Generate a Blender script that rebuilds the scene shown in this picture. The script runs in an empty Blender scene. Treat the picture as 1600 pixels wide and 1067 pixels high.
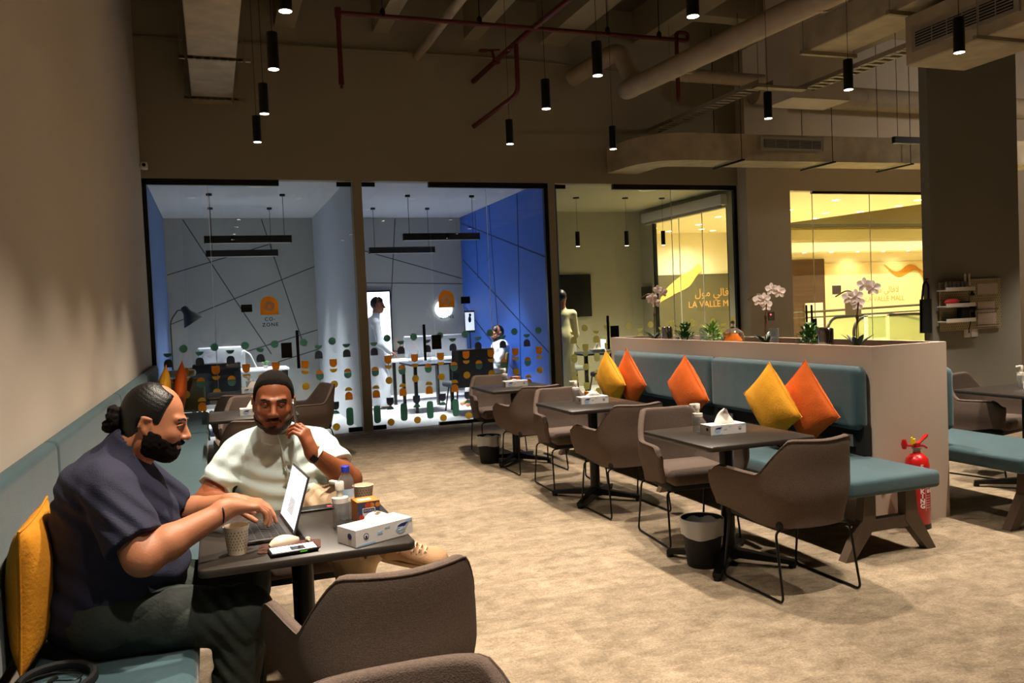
import bpy, bmesh, math, random
import numpy as np
from mathutils import Vector, Matrix
random.seed(7)
S = bpy.context.scene
COL = S.collection
# ---------------------------------------------------------------- camera
CAMZ = 1.49
def _cam():
    f, yaw, pitch, roll = 1297.52, 0.344114556, 0.0370268378, -0.0427976710
    fw = Vector((math.sin(yaw)*math.cos(pitch), math.cos(yaw)*math.cos(pitch), -math.sin(pitch)))
    r = Vector((math.cos(yaw), -math.sin(yaw), 0)); u = r.cross(fw)
    c, s = math.cos(roll), math.sin(roll)
    r2 = c*r + s*u; u2 = -s*r + c*u
    cd = bpy.data.cameras.new('camera'); co = bpy.data.objects.new('camera', cd); COL.objects.link(co)
    m = Matrix((r2, u2, -fw)).transposed().to_4x4(); m.translation = Vector((0, 0, CAMZ))
    co.matrix_world = m
    cd.sensor_width = 36; cd.lens = f/1600*36; cd.clip_start = 0.05; cd.clip_end = 200
    S.camera = co
_cam()
# ---------------------------------------------------------------- exposure, world, big lights
S.view_settings.view_transform = 'Standard'; S.view_settings.look = 'None'
S.view_settings.gamma = 1; S.view_settings.use_curve_mapping = False
S.view_settings.exposure = 0.0
S.cycles.max_bounces = 8; S.cycles.diffuse_bounces = 4; S.cycles.transparent_max_bounces = 24
S.cycles.use_denoising = True; S.cycles.caustics_reflective = False; S.cycles.caustics_refractive = False
S.cycles.sample_clamp_indirect = 6
w = bpy.data.worlds.new('world'); S.world = w; w.use_nodes = True
w.node_tree.nodes['Background'].inputs[0].default_value = (1, .75, .5, 1)
w.node_tree.nodes['Background'].inputs[1].default_value = 0.004
def spot(loc, energy, color=(1, .85, .69), angle=84, blend=.8, radius=.045, name='pendant_spot'):
    l = bpy.data.lights.new(name, 'SPOT'); l.energy = energy; l.color = color
    l.spot_size = math.radians(angle); l.spot_blend = blend; l.shadow_soft_size = radius
    o = bpy.data.objects.new(name, l); COL.objects.link(o); o.location = loc
    return o
def area(loc, sx, sy, energy, color, rot=(0, 0, 0), spread=180, name='area_light'):
    l = bpy.data.lights.new(name, 'AREA'); l.shape = 'RECTANGLE'; l.size = sx; l.size_y = sy
    l.energy = energy; l.color = color; l.spread = math.radians(spread)
    o = bpy.data.objects.new(name, l); COL.objects.link(o); o.location = loc; o.rotation_euler = rot
    return o
PW = 330
PCOL = (1, .85, .69)
# pendants seen in the picture (bottom of each can, metres)
PEND = [(.44, 4.51), (.45, 5.56), (.46, 6.76), (.46, 7.83), (2.63, 4.09), (2.61, 5.28), (2.61, 6.23), (2.79, 7.60),
        (3.95, 7.70), (4.74, 6.22), (4.76, 5.25), (4.83, 4.29)]
PZ = 3.1
# the rows go on behind and above the camera, lamps unseen; far-right spots are added to brighten the entrance wall
for x, y in [(.44, 3.4), (.44, 2.3), (2.63, 2.7), (4.8, 3.2), (7.0, 3.8), (7.0, 6.0), (9.6, 6.2), (9.8, 8.6), (12.0, 6.2), (12.0, 8.8), (.44, 1.2)]:
    spot((x, y, PZ+.02), PW, PCOL)
_l = bpy.data.lights.new('side_fill_light', 'POINT'); _l.energy = 75; _l.color = PCOL; _l.shadow_soft_size = .12  # unseen fill light, added to brighten the pier and entrance wall
_o = bpy.data.objects.new('side_fill_light', _l); COL.objects.link(_o); _o.location = (12.2, 8.0, 4.2)
# rooms behind the glass: the linear lamps, each a long narrow emitter under its housing
for (x, y, z, ln, e) in [(.54, 12.5, 2.61, 1.15, 46), (.5, 14.0, 2.53, 1.05, 46), (3.4, 12.5, 2.62, 1.16, 62), (3.1, 14.0, 2.54, 1.08, 62)]:
    area((x, y, z), ln, .045, e, (.94, .97, 1.0), spread=80, name='linear_lamp_light')
for x, y in ((5.70, 12.5), (6.6, 12.5), (7.3, 12.5)): spot((x, y, 2.48), 150, (1, .92, .66), 130, 1, .04, 'office_spot')
# the mall beyond: warm downlights in its ceiling and high in the atrium
MCOL = (1, .94, .70)
for x, y in ((9.6, 13.2), (11.81, 13.46), (13.86, 13.4), (10.2, 14.6), (13.33, 15.53), (12.6, 16.8), (9.9, 17.2), (11.4, 17.8), (12.2, 18.9)):
    spot((x, y, 3.40), 620, MCOL, 160, 1, .08, 'mall_spot')
for x in (16.5, 20, 24): spot((x, 16.5, 5.15), 1800, MCOL, 150, 1, .12, 'atrium_spot')

# ---------------------------------------------------------------- materials
M = {}
def srgb(c):
    return tuple((v/12.92 if v <= .04045 else ((v+.055)/1.055)**2.4) for v in [x/255 for x in c])
def mat(name, rgb, rough=.6, metal=0, noise=0, nscale=8, bump=0, bscale=60, spec=.5, emit=None, estr=0, trans=0, sheen=0, coat=0, ior=1.45, alpha=1, stretch=None, dark=None):
    m = bpy.data.materials.new(name); m.use_nodes = True; M[name] = m
    nt = m.node_tree; b = nt.nodes['Principled BSDF']
    col = srgb(rgb) if max(rgb) > 1 else rgb
    b.inputs['Base Color'].default_value = (*col, 1)
    b.inputs['Roughness'].default_value = rough; b.inputs['Metallic'].default_value = metal
    b.inputs['Specular IOR Level'].default_value = spec
    b.inputs['Transmission Weight'].default_value = trans; b.inputs['IOR'].default_value = ior
    b.inputs['Sheen Weight'].default_value = sheen; b.inputs['Coat Weight'].default_value = coat
    b.inputs['Alpha'].default_value = alpha
    if emit:
        b.inputs['Emission Color'].default_value = (*(srgb(emit) if max(emit) > 1 else emit), 1); b.inputs['Emission Strength'].default_value = estr
    tc = nt.nodes.new('ShaderNodeTexCoord'); mp = nt.nodes.new('ShaderNodeMapping')
    nt.links.new(tc.outputs['Object'], mp.inputs[0])
    if stretch: mp.inputs['Scale'].default_value = stretch
    if noise:
        n = nt.nodes.new('ShaderNodeTexNoise'); n.inputs['Scale'].default_value = nscale; n.inputs['Detail'].default_value = 6
        nt.links.new(mp.outputs[0], n.inputs['Vector'])
        r = nt.nodes.new('ShaderNodeValToRGB'); r.color_ramp.elements[0].position = .3; r.color_ramp.elements[1].position = .72
        d = dark if dark else tuple(v*(1-noise) for v in col)
        r.color_ramp.elements[0].color = (*d, 1)
        r.color_ramp.elements[1].color = (*[min(1, v*(1+noise*.7)) for v in col], 1)
        nt.links.new(n.outputs[0], r.inputs[0]); nt.links.new(r.outputs[0], b.inputs['Base Color'])
    if bump:
        n = nt.nodes.new('ShaderNodeTexNoise'); n.inputs['Scale'].default_value = bscale; n.inputs['Detail'].default_value = 4
        nt.links.new(mp.outputs[0], n.inputs['Vector'])
        bp = nt.nodes.new('ShaderNodeBump'); bp.inputs['Strength'].default_value = bump; bp.inputs['Distance'].default_value = .01
        nt.links.new(n.outputs[0], bp.inputs['Height']); nt.links.new(bp.outputs[0], b.inputs['Normal'])
    return m
def glass_mat(name, tint=(1, 1, 1), rough=0, refl=1.0, haze=0):
    """thin architectural glass: transparent, mirror by Fresnel"""
    m = bpy.data.materials.new(name); m.use_nodes = True; M[name] = m
    nt = m.node_tree; nt.nodes.clear()
    o = nt.nodes.new('ShaderNodeOutputMaterial'); t = nt.nodes.new('ShaderNodeBsdfTransparent'); t.inputs[0].default_value = (*tint, 1)
    g = nt.nodes.new('ShaderNodeBsdfGlossy'); g.inputs['Roughness'].default_value = rough
    fr = nt.nodes.new('ShaderNodeFresnel'); fr.inputs[0].default_value = 1.5
    ge = nt.nodes.new('ShaderNodeNewGeometry'); mr = nt.nodes.new('ShaderNodeMapRange'); mr.inputs[3].default_value = 1.5; mr.inputs[4].default_value = 1/1.5
    nt.links.new(ge.outputs['Backfacing'], mr.inputs[0]); nt.links.new(mr.outputs[0], fr.inputs[0])
    mu = nt.nodes.new('ShaderNodeMath'); mu.operation = 'MULTIPLY'; mu.inputs[1].default_value = refl
    mx = nt.nodes.new('ShaderNodeMixShader')
    nt.links.new(fr.outputs[0], mu.inputs[0]); nt.links.new(mu.outputs[0], mx.inputs[0])
    nt.links.new(t.outputs[0], mx.inputs[1]); nt.links.new(g.outputs[0], mx.inputs[2])
    if haze:
        d = nt.nodes.new('ShaderNodeBsdfDiffuse'); d.inputs[0].default_value = (.9, .9, .9, 1)
        m2 = nt.nodes.new('ShaderNodeMixShader'); m2.inputs[0].default_value = haze
        nt.links.new(mx.outputs[0], m2.inputs[1]); nt.links.new(d.outputs[0], m2.inputs[2]); nt.links.new(m2.outputs[0], o.inputs[0])
    else:
        nt.links.new(mx.outputs[0], o.inputs[0])
    return m
glass_mat('glass', (.95, .97, .97)); glass_mat('clear_plastic', (.80, .84, .86), .05, 1.6, .10); glass_mat('liner', (.75, .75, .74), .25, 1.5, .35)
glass_mat('tinted_jar', (.85, .60, .30), .03, 2.0, .05)
mat('wall_paint', (208, 196, 180), .85, bump=.08, bscale=120)
mat('wall_back', (158, 150, 132), .85, bump=.06, bscale=90)
mat('wall_gray', (138, 134, 122), .85)
mat('ceiling', (110, 104, 92), .9, noise=.2, nscale=2)
mat('beam', (165, 154, 132), .9)
mat('duct', (190, 176, 150), .8, noise=.22, nscale=5, bump=.3, bscale=14)
mat('pipe_white', (176, 160, 138), .7, noise=.1, nscale=6, bump=.15, bscale=25)
mat('pipe_red', (92, 30, 26), .5)
mat('tray', (150, 138, 118), .6, metal=.2)
mat('grille', (160, 152, 138), .5)
mat('partition', (190, 172, 156), .7, bump=.05, bscale=150)
mat('black', (12, 12, 12), .4)
mat('black_soft', (20, 20, 22), .75)
mat('black_metal', (14, 14, 14), .35, metal=.4)
mat('emit_warm', (255, 230, 190), emit=(1, .82, .6), estr=30)
mat('emit_mall', (255, 240, 200), emit=(1, .92, .62), estr=14)
mat('teal', (46, 76, 84), .8, noise=.14, nscale=14, bump=.2, bscale=200, sheen=.25)
mat('felt', (98, 83, 74), .95, noise=.22, nscale=160, bump=.35, bscale=320)
mat('tabletop', (46, 40, 35), .38, noise=.06, nscale=30)
mat('wood_leg', (84, 68, 54), .5, noise=.3, nscale=6, stretch=(1, 1, .2))
mat('yellow', (226, 158, 30), .85, bump=.25, bscale=90, noise=.08, nscale=12)
mat('orange', (214, 96, 22), .85, bump=.25, bscale=90, noise=.08, nscale=12)
mat('mustard', (206, 134, 22), .85, bump=.25, bscale=90, noise=.1, nscale=12)
mat('white_card', (228, 224, 222), .5)
mat('tissue', (240, 232, 222), .9)
mat('white_plastic', (232, 226, 214), .35)
mat('blue_print', (170, 205, 232), .5)
mat('navy_print', (44, 40, 96), .5)
mat('orange_card', (214, 128, 40), .6); mat('teal_card', (24, 92, 96), .6); mat('slate_card', (66, 72, 96), .6); mat('red_card', (196, 70, 34), .6)
mat('paper_cup', (226, 210, 184), .6); mat('cup_print', (92, 66, 46), .6)
mat('red_paint', (190, 22, 22), .3, coat=.4); mat('yellow_plastic', (230, 200, 40), .4)
mat('leaf', (52, 104, 40), .45, noise=.35, nscale=30); mat('leaf_light', (112, 160, 70), .45, noise=.3, nscale=30); mat('leaf_dark', (26, 52, 30), .4)
mat('stem', (104, 70, 40), .6)
mat('chrome', (200, 195, 195), .12, metal=1)
mat('pot_white', (220, 212, 200), .4); mat('soil', (60, 44, 32), .95)
mat('dec_green', (58, 96, 74), .7); mat('dec_gray', (78, 78, 82), .7); mat('dec_orange', (206, 108, 26), .7); mat('dec_yellow', (204, 152, 44), .7); mat('dec_cream', (206, 196, 132), .7)
mat('room_gray', (160, 160, 155), .8); mat('room_white', (196, 200, 204), .7); mat('groove', (70, 70, 72), .8)
mat('room_blue', (52, 100, 196), .6); mat('groove_blue', (16, 34, 92), .7); mat('room_floor', (215, 213, 210), .85, noise=.08, nscale=40)
mat('room_ceiling', (200, 202, 206), .8)
mat('slate_blue', (80, 110, 160), .7)
mat('office_wall', (178, 170, 140), .8)
mat('screen_dark', (26, 26, 26), .15)
mat('screen_lit', (240, 245, 255), .3, emit=(.86, .92, 1), estr=.85)
mat('tv_lit', (240, 245, 255), .3, emit=(.86, .92, 1), estr=3.0)
mat('mall_cream', (236, 222, 180), .7); mat('mall_olive', (150, 128, 62), .7); mat('mall_brown', (84, 58, 34), .6, noise=.4, nscale=4, stretch=(.1, .1, 6)); mat('mall_dark', (70, 60, 34), .7)
mat('banner_cream', (232, 208, 150), .6, noise=.06, nscale=1.2); mat('banner_olive', (82, 74, 46), .6, noise=.18, nscale=.8, stretch=(1, 1, .4)); mat('ribbon', (196, 130, 40), .4); mat('gold_text', (206, 150, 72), .5); mat('ribbon_light', (236, 184, 90), .4)
mat('mall_floor', (232, 214, 170), .35)
mat('green_glass', (190, 205, 140), .3, alpha=.4)
mat('skin1', (176, 116, 84), .5, noise=.1, nscale=20, bump=.08, bscale=160, spec=.4)
mat('skin2', (138, 80, 50), .45, noise=.1, nscale=20, bump=.08, bscale=160, spec=.4)
mat('hair', (12, 9, 8), .42, bump=.25, bscale=260, stretch=(1,.3,1)); mat('hair_curly', (20, 14, 12), .95, spec=.2, bump=.6, bscale=380)
mat('stubble', (52, 30, 22), .8, bump=.6, bscale=240)
mat('navy_shirt', (32, 33, 56), .85, bump=.25, bscale=220, noise=.12, nscale=10)
mat('mint_shirt', (206, 224, 222), .85, bump=.15, bscale=220)
mat('beige_trouser', (204, 178, 146), .85, bump=.2, bscale=150)
mat('dark_trouser', (40, 48, 44), .75, bump=.3, bscale=60)
mat('thobe', (220, 222, 226), .8, bump=.1, bscale=60); mat('robe_cream', (212, 202, 160), .8, bump=.1, bscale=60)
mat('shoe', (192, 150, 112), .75, bump=.4, bscale=300); mat('shoe_sole', (206, 176, 140), .7); mat('lace', (220, 190, 160), .8)
mat('eye_white', (150, 138, 128), .4); mat('iris', (24, 14, 10), .2); mat('lip', (120, 62, 54), .5)
mat('leather', (84, 52, 40), .5); mat('cream_plastic', (226, 206, 184), .35)
mat('laptop_gray', (70, 66, 66), .4, metal=.3); mat('key', (40, 38, 40), .5)
mat('pegboard', (176, 164, 134), .6); mat('paper', (205, 190, 180), .8); mat('hole', (70, 60, 44), .9)
mat('olive_fabric', (112, 96, 50), .9); mat('dark_teal_fabric', (36, 44, 54), .8)
mat('blue_cap', (40, 60, 190), .4)
mat('steel', (170, 165, 160), .3, metal=.9)
mat('lamp_gray', (84, 84, 82), .35, metal=.5)
mat('rose', (220, 60, 70), .6); mat('green_mark', (90, 220, 60), .5); mat('red_led', (230, 40, 60), .4, emit=(1, .1, .15), estr=3)

def floor_mat():
    m = bpy.data.materials.new('floor_stone_carpet'); m.use_nodes = True; M['floor'] = m
    nt = m.node_tree; b = nt.nodes['Principled BSDF']; L = nt.links
    tc = nt.nodes.new('ShaderNodeTexCoord')
    def noise(scale, detail, st=(1, 1, 1), rough=.6, dist=0):
        mp = nt.nodes.new('ShaderNodeMapping'); mp.inputs['Scale'].default_value = st
        L.new(tc.outputs['Object'], mp.inputs[0])
        n = nt.nodes.new('ShaderNodeTexNoise'); n.inputs['Scale'].default_value = scale; n.inputs['Detail'].default_value = detail
        n.inputs['Roughness'].default_value = rough; n.inputs['Distortion'].default_value = dist
        L.new(mp.outputs[0], n.inputs['Vector']); return n
    def ramp(src, p0, c0, p1, c1):
        r = nt.nodes.new('ShaderNodeValToRGB'); r.color_ramp.elements[0].position = p0; r.color_ramp.elements[1].position = p1
        r.color_ramp.elements[0].color = (*c0, 1); r.color_ramp.elements[1].color = (*c1, 1); L.new(src, r.inputs[0]); return r
    base = ramp(noise(7, 12, (1, 1.3, 1), .78, .3).outputs[0], .36, srgb((132, 116, 95)), .64, srgb((178, 160, 136)))
    veins = ramp(noise(5, 14, (1, 1.8, 1), .85, .8).outputs[0], .50, (1, 1, 1), .60, (.74, .72, .68))
    fine = ramp(noise(90, 3).outputs[0], .3, (.72, .72, .72), .7, (1.15, 1.15, 1.15))
    br = nt.nodes.new('ShaderNodeTexBrick'); br.inputs['Scale'].default_value = 1; br.inputs['Brick Width'].default_value = 1.0
    br.inputs['Row Height'].default_value = .33; br.inputs['Mortar Size'].default_value = .002; br.inputs['Mortar Smooth'].default_value = .6
    br.inputs['Color1'].default_value = (1, 1, 1, 1); br.inputs['Color2'].default_value = (.76, .76, .75, 1); br.inputs['Mortar'].default_value = (.74, .72, .7, 1)
    L.new(tc.outputs['Object'], br.inputs['Vector'])
    def mul(a, c):
        x = nt.nodes.new('ShaderNodeMix'); x.data_type = 'RGBA'; x.blend_type = 'MULTIPLY'; x.inputs[0].default_value = 1
        L.new(a, x.inputs[6]); L.new(c, x.inputs[7]); return x.outputs[2]
    o = mul(mul(mul(base.outputs[0], veins.outputs[0]), fine.outputs[0]), br.outputs[0])
    L.new(o, b.inputs['Base Color']); b.inputs['Roughness'].default_value = .8; b.inputs['Specular IOR Level'].default_value = .25
    bp = nt.nodes.new('ShaderNodeBump'); bp.inputs['Strength'].default_value = .25; bp.inputs['Distance'].default_value = .004
    L.new(fine.outputs[0], bp.inputs['Height']); L.new(bp.outputs[0], b.inputs['Normal'])
floor_mat()

# ---------------------------------------------------------------- mesh helpers
class MB:
    """collects geometry, build() links it as one mesh object"""
    def __init__(s): s.v = []; s.f = []; s.m = []
    def add(s, vs, fs, mi=0):
        o = len(s.v); s.v += [tuple(p) for p in vs]; s.f += [tuple(i+o for i in f) for f in fs]; s.m += [mi]*len(fs); return s
    def box(s, x0, x1, y0, y1, z0, z1, mi=0, mat4=None):
        vs = [Vector((x, y, z)) for x in (x0, x1) for y in (y0, y1) for z in (z0, z1)]
        if mat4: vs = [mat4 @ v for v in vs]
        return s.add(vs, [(0, 1, 3, 2), (4, 6, 7, 5), (0, 4, 5, 1), (2, 3, 7, 6), (0, 2, 6, 4), (1, 5, 7, 3)], mi)
    def rbox(s, x0, x1, y0, y1, z0, z1, r=.01, seg=3, mi=0, mat4=None):
        bm = bmesh.new(); bmesh.ops.create_cube(bm, size=1)
        bmesh.ops.transform(bm, matrix=Matrix.Translation(((x0+x1)/2, (y0+y1)/2, (z0+z1)/2)) @ Matrix.Diagonal((x1-x0, y1-y0, z1-z0, 1)), verts=bm.verts)
        bmesh.ops.bevel(bm, geom=list(bm.edges), offset=r, segments=seg, affect='EDGES', profile=.5)
        if mat4: bmesh.ops.transform(bm, matrix=mat4, verts=bm.verts)
        bm.verts.index_update()
        s.add([v.co.copy() for v in bm.verts], [[v.index for v in f.verts] for f in bm.faces], mi); bm.free(); return s
    def tube(s, pts, r, n=8, mi=0, cap=True, closed=False, sx=1, sy=1):
        pts = [Vector(p) for p in pts]; N = len(pts); rr = r if isinstance(r, (list, tuple)) else [r]*N
        up = None; vs = []
        for i, p in enumerate(pts):
            if closed: t = pts[(i+1) % N]-pts[i-1]
            else: t = pts[min(i+1, N-1)]-pts[max(i-1, 0)]
            t.normalize()
            if up is None:
                up = Vector((0, 0, 1)) if abs(t.z) < .9 else Vector((1, 0, 0))
            up = (up - t*up.dot(t)).normalized(); b = t.cross(up)
            for k in range(n):
                a = 2*math.pi*k/n; vs.append(p + up*math.cos(a)*rr[i]*sx + b*math.sin(a)*rr[i]*sy)
        fs = []
        for i in range(N if closed else N-1):
            j = (i+1) % N
            for k in range(n):
                fs.append((i*n+k, i*n+(k+1) % n, j*n+(k+1) % n, j*n+k))
        if cap and not closed:
            fs.append(tuple(range(n-1, -1, -1))); fs.append(tuple((N-1)*n+k for k in range(n)))
        return s.add(vs, fs, mi)
    def lathe(s, prof, n=24, loc=(0, 0, 0), mi=0, mat4=None, cap=True):
        vs = []; loc = Vector(loc)
        for r, z in prof:
            for k in range(n):
                a = 2*math.pi*k/n; v = Vector((r*math.cos(a), r*math.sin(a), z))
                if mat4: v = mat4 @ v
                vs.append(v+loc)
        fs = []
        for i in range(len(prof)-1):
            for k in range(n): fs.append((i*n+k, i*n+(k+1) % n, (i+1)*n+(k+1) % n, (i+1)*n+k))
        if cap:
            if prof[0][0] > 1e-5: fs.append(tuple(range(n-1, -1, -1)))
            if prof[-1][0] > 1e-5: fs.append(tuple((len(prof)-1)*n+k for k in range(n)))
        return s.add(vs, fs, mi)
    def prism(s, poly, h0, h1, frame=None, mi=0):
        """poly: 2-D outline (counter-clockwise), extruded from h0 to h1 along the frame's third axis"""
        F = frame or Matrix.Identity(4); n = len(poly)
        vs = [F @ Vector((x, y, h0)) for x, y in poly] + [F @ Vector((x, y, h1)) for x, y in poly]
        fs = [tuple(range(n-1, -1, -1)), tuple(range(n, 2*n))] + [(i, (i+1) % n, n+(i+1) % n, n+i) for i in range(n)]
        return s.add(vs, fs, mi)
    def ell(s, c, r, n=12, mi=0, mat4=None):
        prof = [(math.sin(math.pi*i/n), -math.cos(math.pi*i/n)) for i in range(n+1)]
        m = Matrix.Translation(c) @ (mat4 or Matrix.Identity(4)) @ Matrix.Diagonal((*r, 1))
        return s.lathe([(max(a, 0), b) for a, b in prof], n*2, (0, 0, 0), mi, m, cap=False)
    def grid(s, fn, nu, nv, mi=0, closed_u=False):
        vs = [fn(i/(nu if closed_u else nu-1), j/(nv-1)) for j in range(nv) for i in range(nu)]
        fs = []
        for j in range(nv-1):
            for i in range(nu if closed_u else nu-1):
                a = j*nu+i; b = j*nu+(i+1) % nu; fs.append((a, b, b+nu, a+nu))
        return s.add(vs, fs, mi)
    def build(s, name, mats, parent=None, smooth=True, loc=None, autosmooth=35, weld=True):
        me = bpy.data.meshes.new(name)
        if loc is not None:
            L = Vector(loc); vs = [tuple(Vector(v)-L) for v in s.v]
        else: vs = s.v
        me.from_pydata(vs, [], s.f)
        mats = mats if isinstance(mats, (list, tuple)) else [mats]
        for m in mats: me.materials.append(M[m])
        me.polygons.foreach_set('material_index', s.m)
        if weld:
            bm = bmesh.new(); bm.from_mesh(me); bmesh.ops.remove_doubles(bm, verts=bm.verts, dist=1e-5)
            bmesh.ops.recalc_face_normals(bm, faces=bm.faces); bm.to_mesh(me); bm.free()
        if smooth:
            me.polygons.foreach_set('use_smooth', [True]*len(me.polygons))
            me.set_sharp_from_angle(angle=math.radians(autosmooth))
        me.update()
        o = bpy.data.objects.new(name, me); COL.objects.link(o)
        if loc is not None: o.location = loc
        if parent: o.parent = parent
        return o
def tag(o, label=None, cat=None, group=None, kind=None):
    if label: o['label'] = label
    if cat: o['category'] = cat
    if group: o['group'] = group
    if kind: o['kind'] = kind
    return o
def thing(name, label, cat, loc=(0, 0, 0), rz=0, group=None):
    o = bpy.data.objects.new(name, None); COL.objects.link(o); o.empty_display_size = .05
    o.location = loc; o.rotation_euler = (0, 0, rz); return tag(o, label, cat, group)
def struct(o): o['kind'] = 'structure'; return o
def copy_tree(o, label=None, loc=None, rz=None, group=None, top=True, parent=None):
    c = o.copy(); COL.objects.link(c)
    if parent is not None: c.parent = parent
    for ch in list(o.children): copy_tree(ch, top=False, parent=c)
    if top:
        if label: c['label'] = label
        if group: c['group'] = group
        if loc is not None: c.location = loc
        if rz is not None: c.rotation_euler = (0, 0, rz)
    return c
def fillet(pts, r, seg=5, closed=False):
    pts = [Vector(p) for p in pts]; out = []; N = len(pts)
    for i, p in enumerate(pts):
        if not closed and i in (0, N-1): out.append(p); continue
        a = pts[i-1]-p; b = pts[(i+1) % N]-p
        rr = min(r, a.length*.49, b.length*.49); A = p+a.normalized()*rr; B = p+b.normalized()*rr
        for k in range(seg+1):
            t = k/seg; out.append((1-t)**2*A+2*t*(1-t)*p+t*t*B)
    return out
def rect2(w, h, r, seg=5):
    return [tuple(v[:2]) for v in fillet([(-w/2, -h/2, 0), (w/2, -h/2, 0), (w/2, h/2, 0), (-w/2, h/2, 0)], r, seg, True)]
def frame(o, x, y):
    x = Vector(x).normalized(); y = Vector(y); y = (y-x*y.dot(x)).normalized(); z = x.cross(y)
    m = Matrix((x, y, z)).transposed().to_4x4(); m.translation = Vector(o); return m
def text_geo(s, size, extrude=.001, spacing=1.0, bold=0):
    """letters as plain vertices and faces, centred on x, baseline at y=0"""
    cu = bpy.data.curves.new('t', 'FONT'); cu.body = s; cu.size = size; cu.extrude = extrude; cu.align_x = 'CENTER'
    cu.space_character = spacing; cu.offset = bold; cu.resolution_u = 3
    o = bpy.data.objects.new('t', cu); COL.objects.link(o); bpy.context.view_layer.update()
    dg = bpy.context.evaluated_depsgraph_get(); me = bpy.data.meshes.new_from_object(o.evaluated_get(dg))
    vs = [v.co.copy() for v in me.vertices]; fs = [list(p.vertices) for p in me.polygons]
    bpy.data.objects.remove(o); bpy.data.curves.remove(cu); bpy.data.meshes.remove(me)
    return vs, fs
def add_text(mb, s, size, F, mi=0, extrude=.001, spacing=1.0, bold=0, warp=None):
    vs, fs = text_geo(s, size, extrude, spacing, bold)
    mb.add([(warp(v) if warp else F @ v) for v in vs], fs, mi)
PI = math.pi

def decal_mat(name, rgb, tr=.72):
    """printed film: diffuse on both sides, lets light through"""
    m = bpy.data.materials.new(name); m.use_nodes = True; M[name] = m; nt = m.node_tree; nt.nodes.clear()
    o = nt.nodes.new('ShaderNodeOutputMaterial'); d = nt.nodes.new('ShaderNodeBsdfDiffuse'); t = nt.nodes.new('ShaderNodeBsdfTranslucent'); c = (*srgb(rgb), 1)
    d.inputs[0].default_value = c; t.inputs[0].default_value = c; x = nt.nodes.new('ShaderNodeMixShader'); x.inputs[0].default_value = tr
    nt.links.new(d.outputs[0], x.inputs[1]); nt.links.new(t.outputs[0], x.inputs[2]); nt.links.new(x.outputs[0], o.inputs[0])
decal_mat('petal', (250, 236, 230), .4); decal_mat('dec_green', (150, 192, 168)); decal_mat('dec_gray', (136, 136, 142)); decal_mat('dec_orange', (255, 190, 90)); decal_mat('dec_yellow', (250, 212, 110)); decal_mat('dec_cream', (240, 232, 175))
# ================================================================ the setting
XL, YB = -.71, 10.73
b = MB(); b.box(-.9, 16, -4.5, 10.8, -.1, 0); struct(b.build('floor', 'floor', smooth=False))
b = MB(); b.box(-.9, 7.9, 10.8, 15.5, -.1, .004); struct(b.build('floor_meeting_rooms', 'room_floor', smooth=False))
b = MB(); b.box(7.9, 34, 10.8, 32, -.1, 0); struct(b.build('floor_mall', 'mall_floor', smooth=False))
b = MB(); b.box(-.9, 16, -4.5, 11, 5.7, 5.9); struct(b.build('ceiling', 'ceiling', smooth=False))
b = MB(); b.box(-.9, XL, -4.5, 10.9, 0, 5.7); struct(b.build('wall_left', 'wall_paint', smooth=False))
b = MB(); b.box(-.9, 16, -4.7, -4.5, 0, 5.7); struct(b.build('wall_front', 'wall_gray', smooth=False))
b = MB(); b.box(16, 16.2, -4.7, 11, 0, 5.7); struct(b.build('wall_right', 'wall_paint', smooth=False))
# back wall: band above the glass, posts between the fronts, pier, solid end
b = MB(); b.box(-.9, 7.69, YB, YB+.16, 3.24, 5.7); b.box(1.765, 1.885, YB, YB+.16, 0, 3.24); b.box(4.475, 4.575, YB, YB+.16, 0, 3.24)
struct(b.build('wall_back', 'wall_back', smooth=False))
b = MB(); b.box(7.58, 8.36, YB-.22, YB+.16, 0, 5.7); struct(b.build('wall_pier', 'wall_paint', smooth=False))
b = MB(); b.box(8.36, 16, YB, YB+.16, 3.17, 5.7); b.box(13.0, 16, YB, YB+.16, 0, 3.17); struct(b.build('wall_back_entrance', 'wall_paint', smooth=False))
b = MB(); b.box(7.62, 8.97, 7.2, 7.32, 0, 5.7); struct(b.build('wall_column', 'wall_gray', smooth=False))
# ceiling beams running away from the camera
for i, (x0, x1, z) in enumerate([(-.86, -.72, 5.0), (.90, 1.15, 5.12), (2.12, 2.32, 5.14), (3.35, 3.55, 5.14), (4.42, 4.80, 5.14), (5.88, 6.25, 5.25), (7.3, 7.6, 5.2), (9.2, 9.5, 5.2)]):
    b = MB(); b.box(x0, x1, -4.5, YB, z, 5.7); struct(b.build('beam', 'beam', smooth=False))
b = MB(); b.box(6.67, 7.54, 8.29, 8.78, 3.9, 5.7); struct(b.build('beam_dropped_box', 'wall_paint', smooth=False))
for y in (6.3, 9.6):
    b = MB(); b.box(6.2, 16, y, y+.25, 5.3, 5.7); struct(b.build('beam', 'beam', smooth=False))

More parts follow.
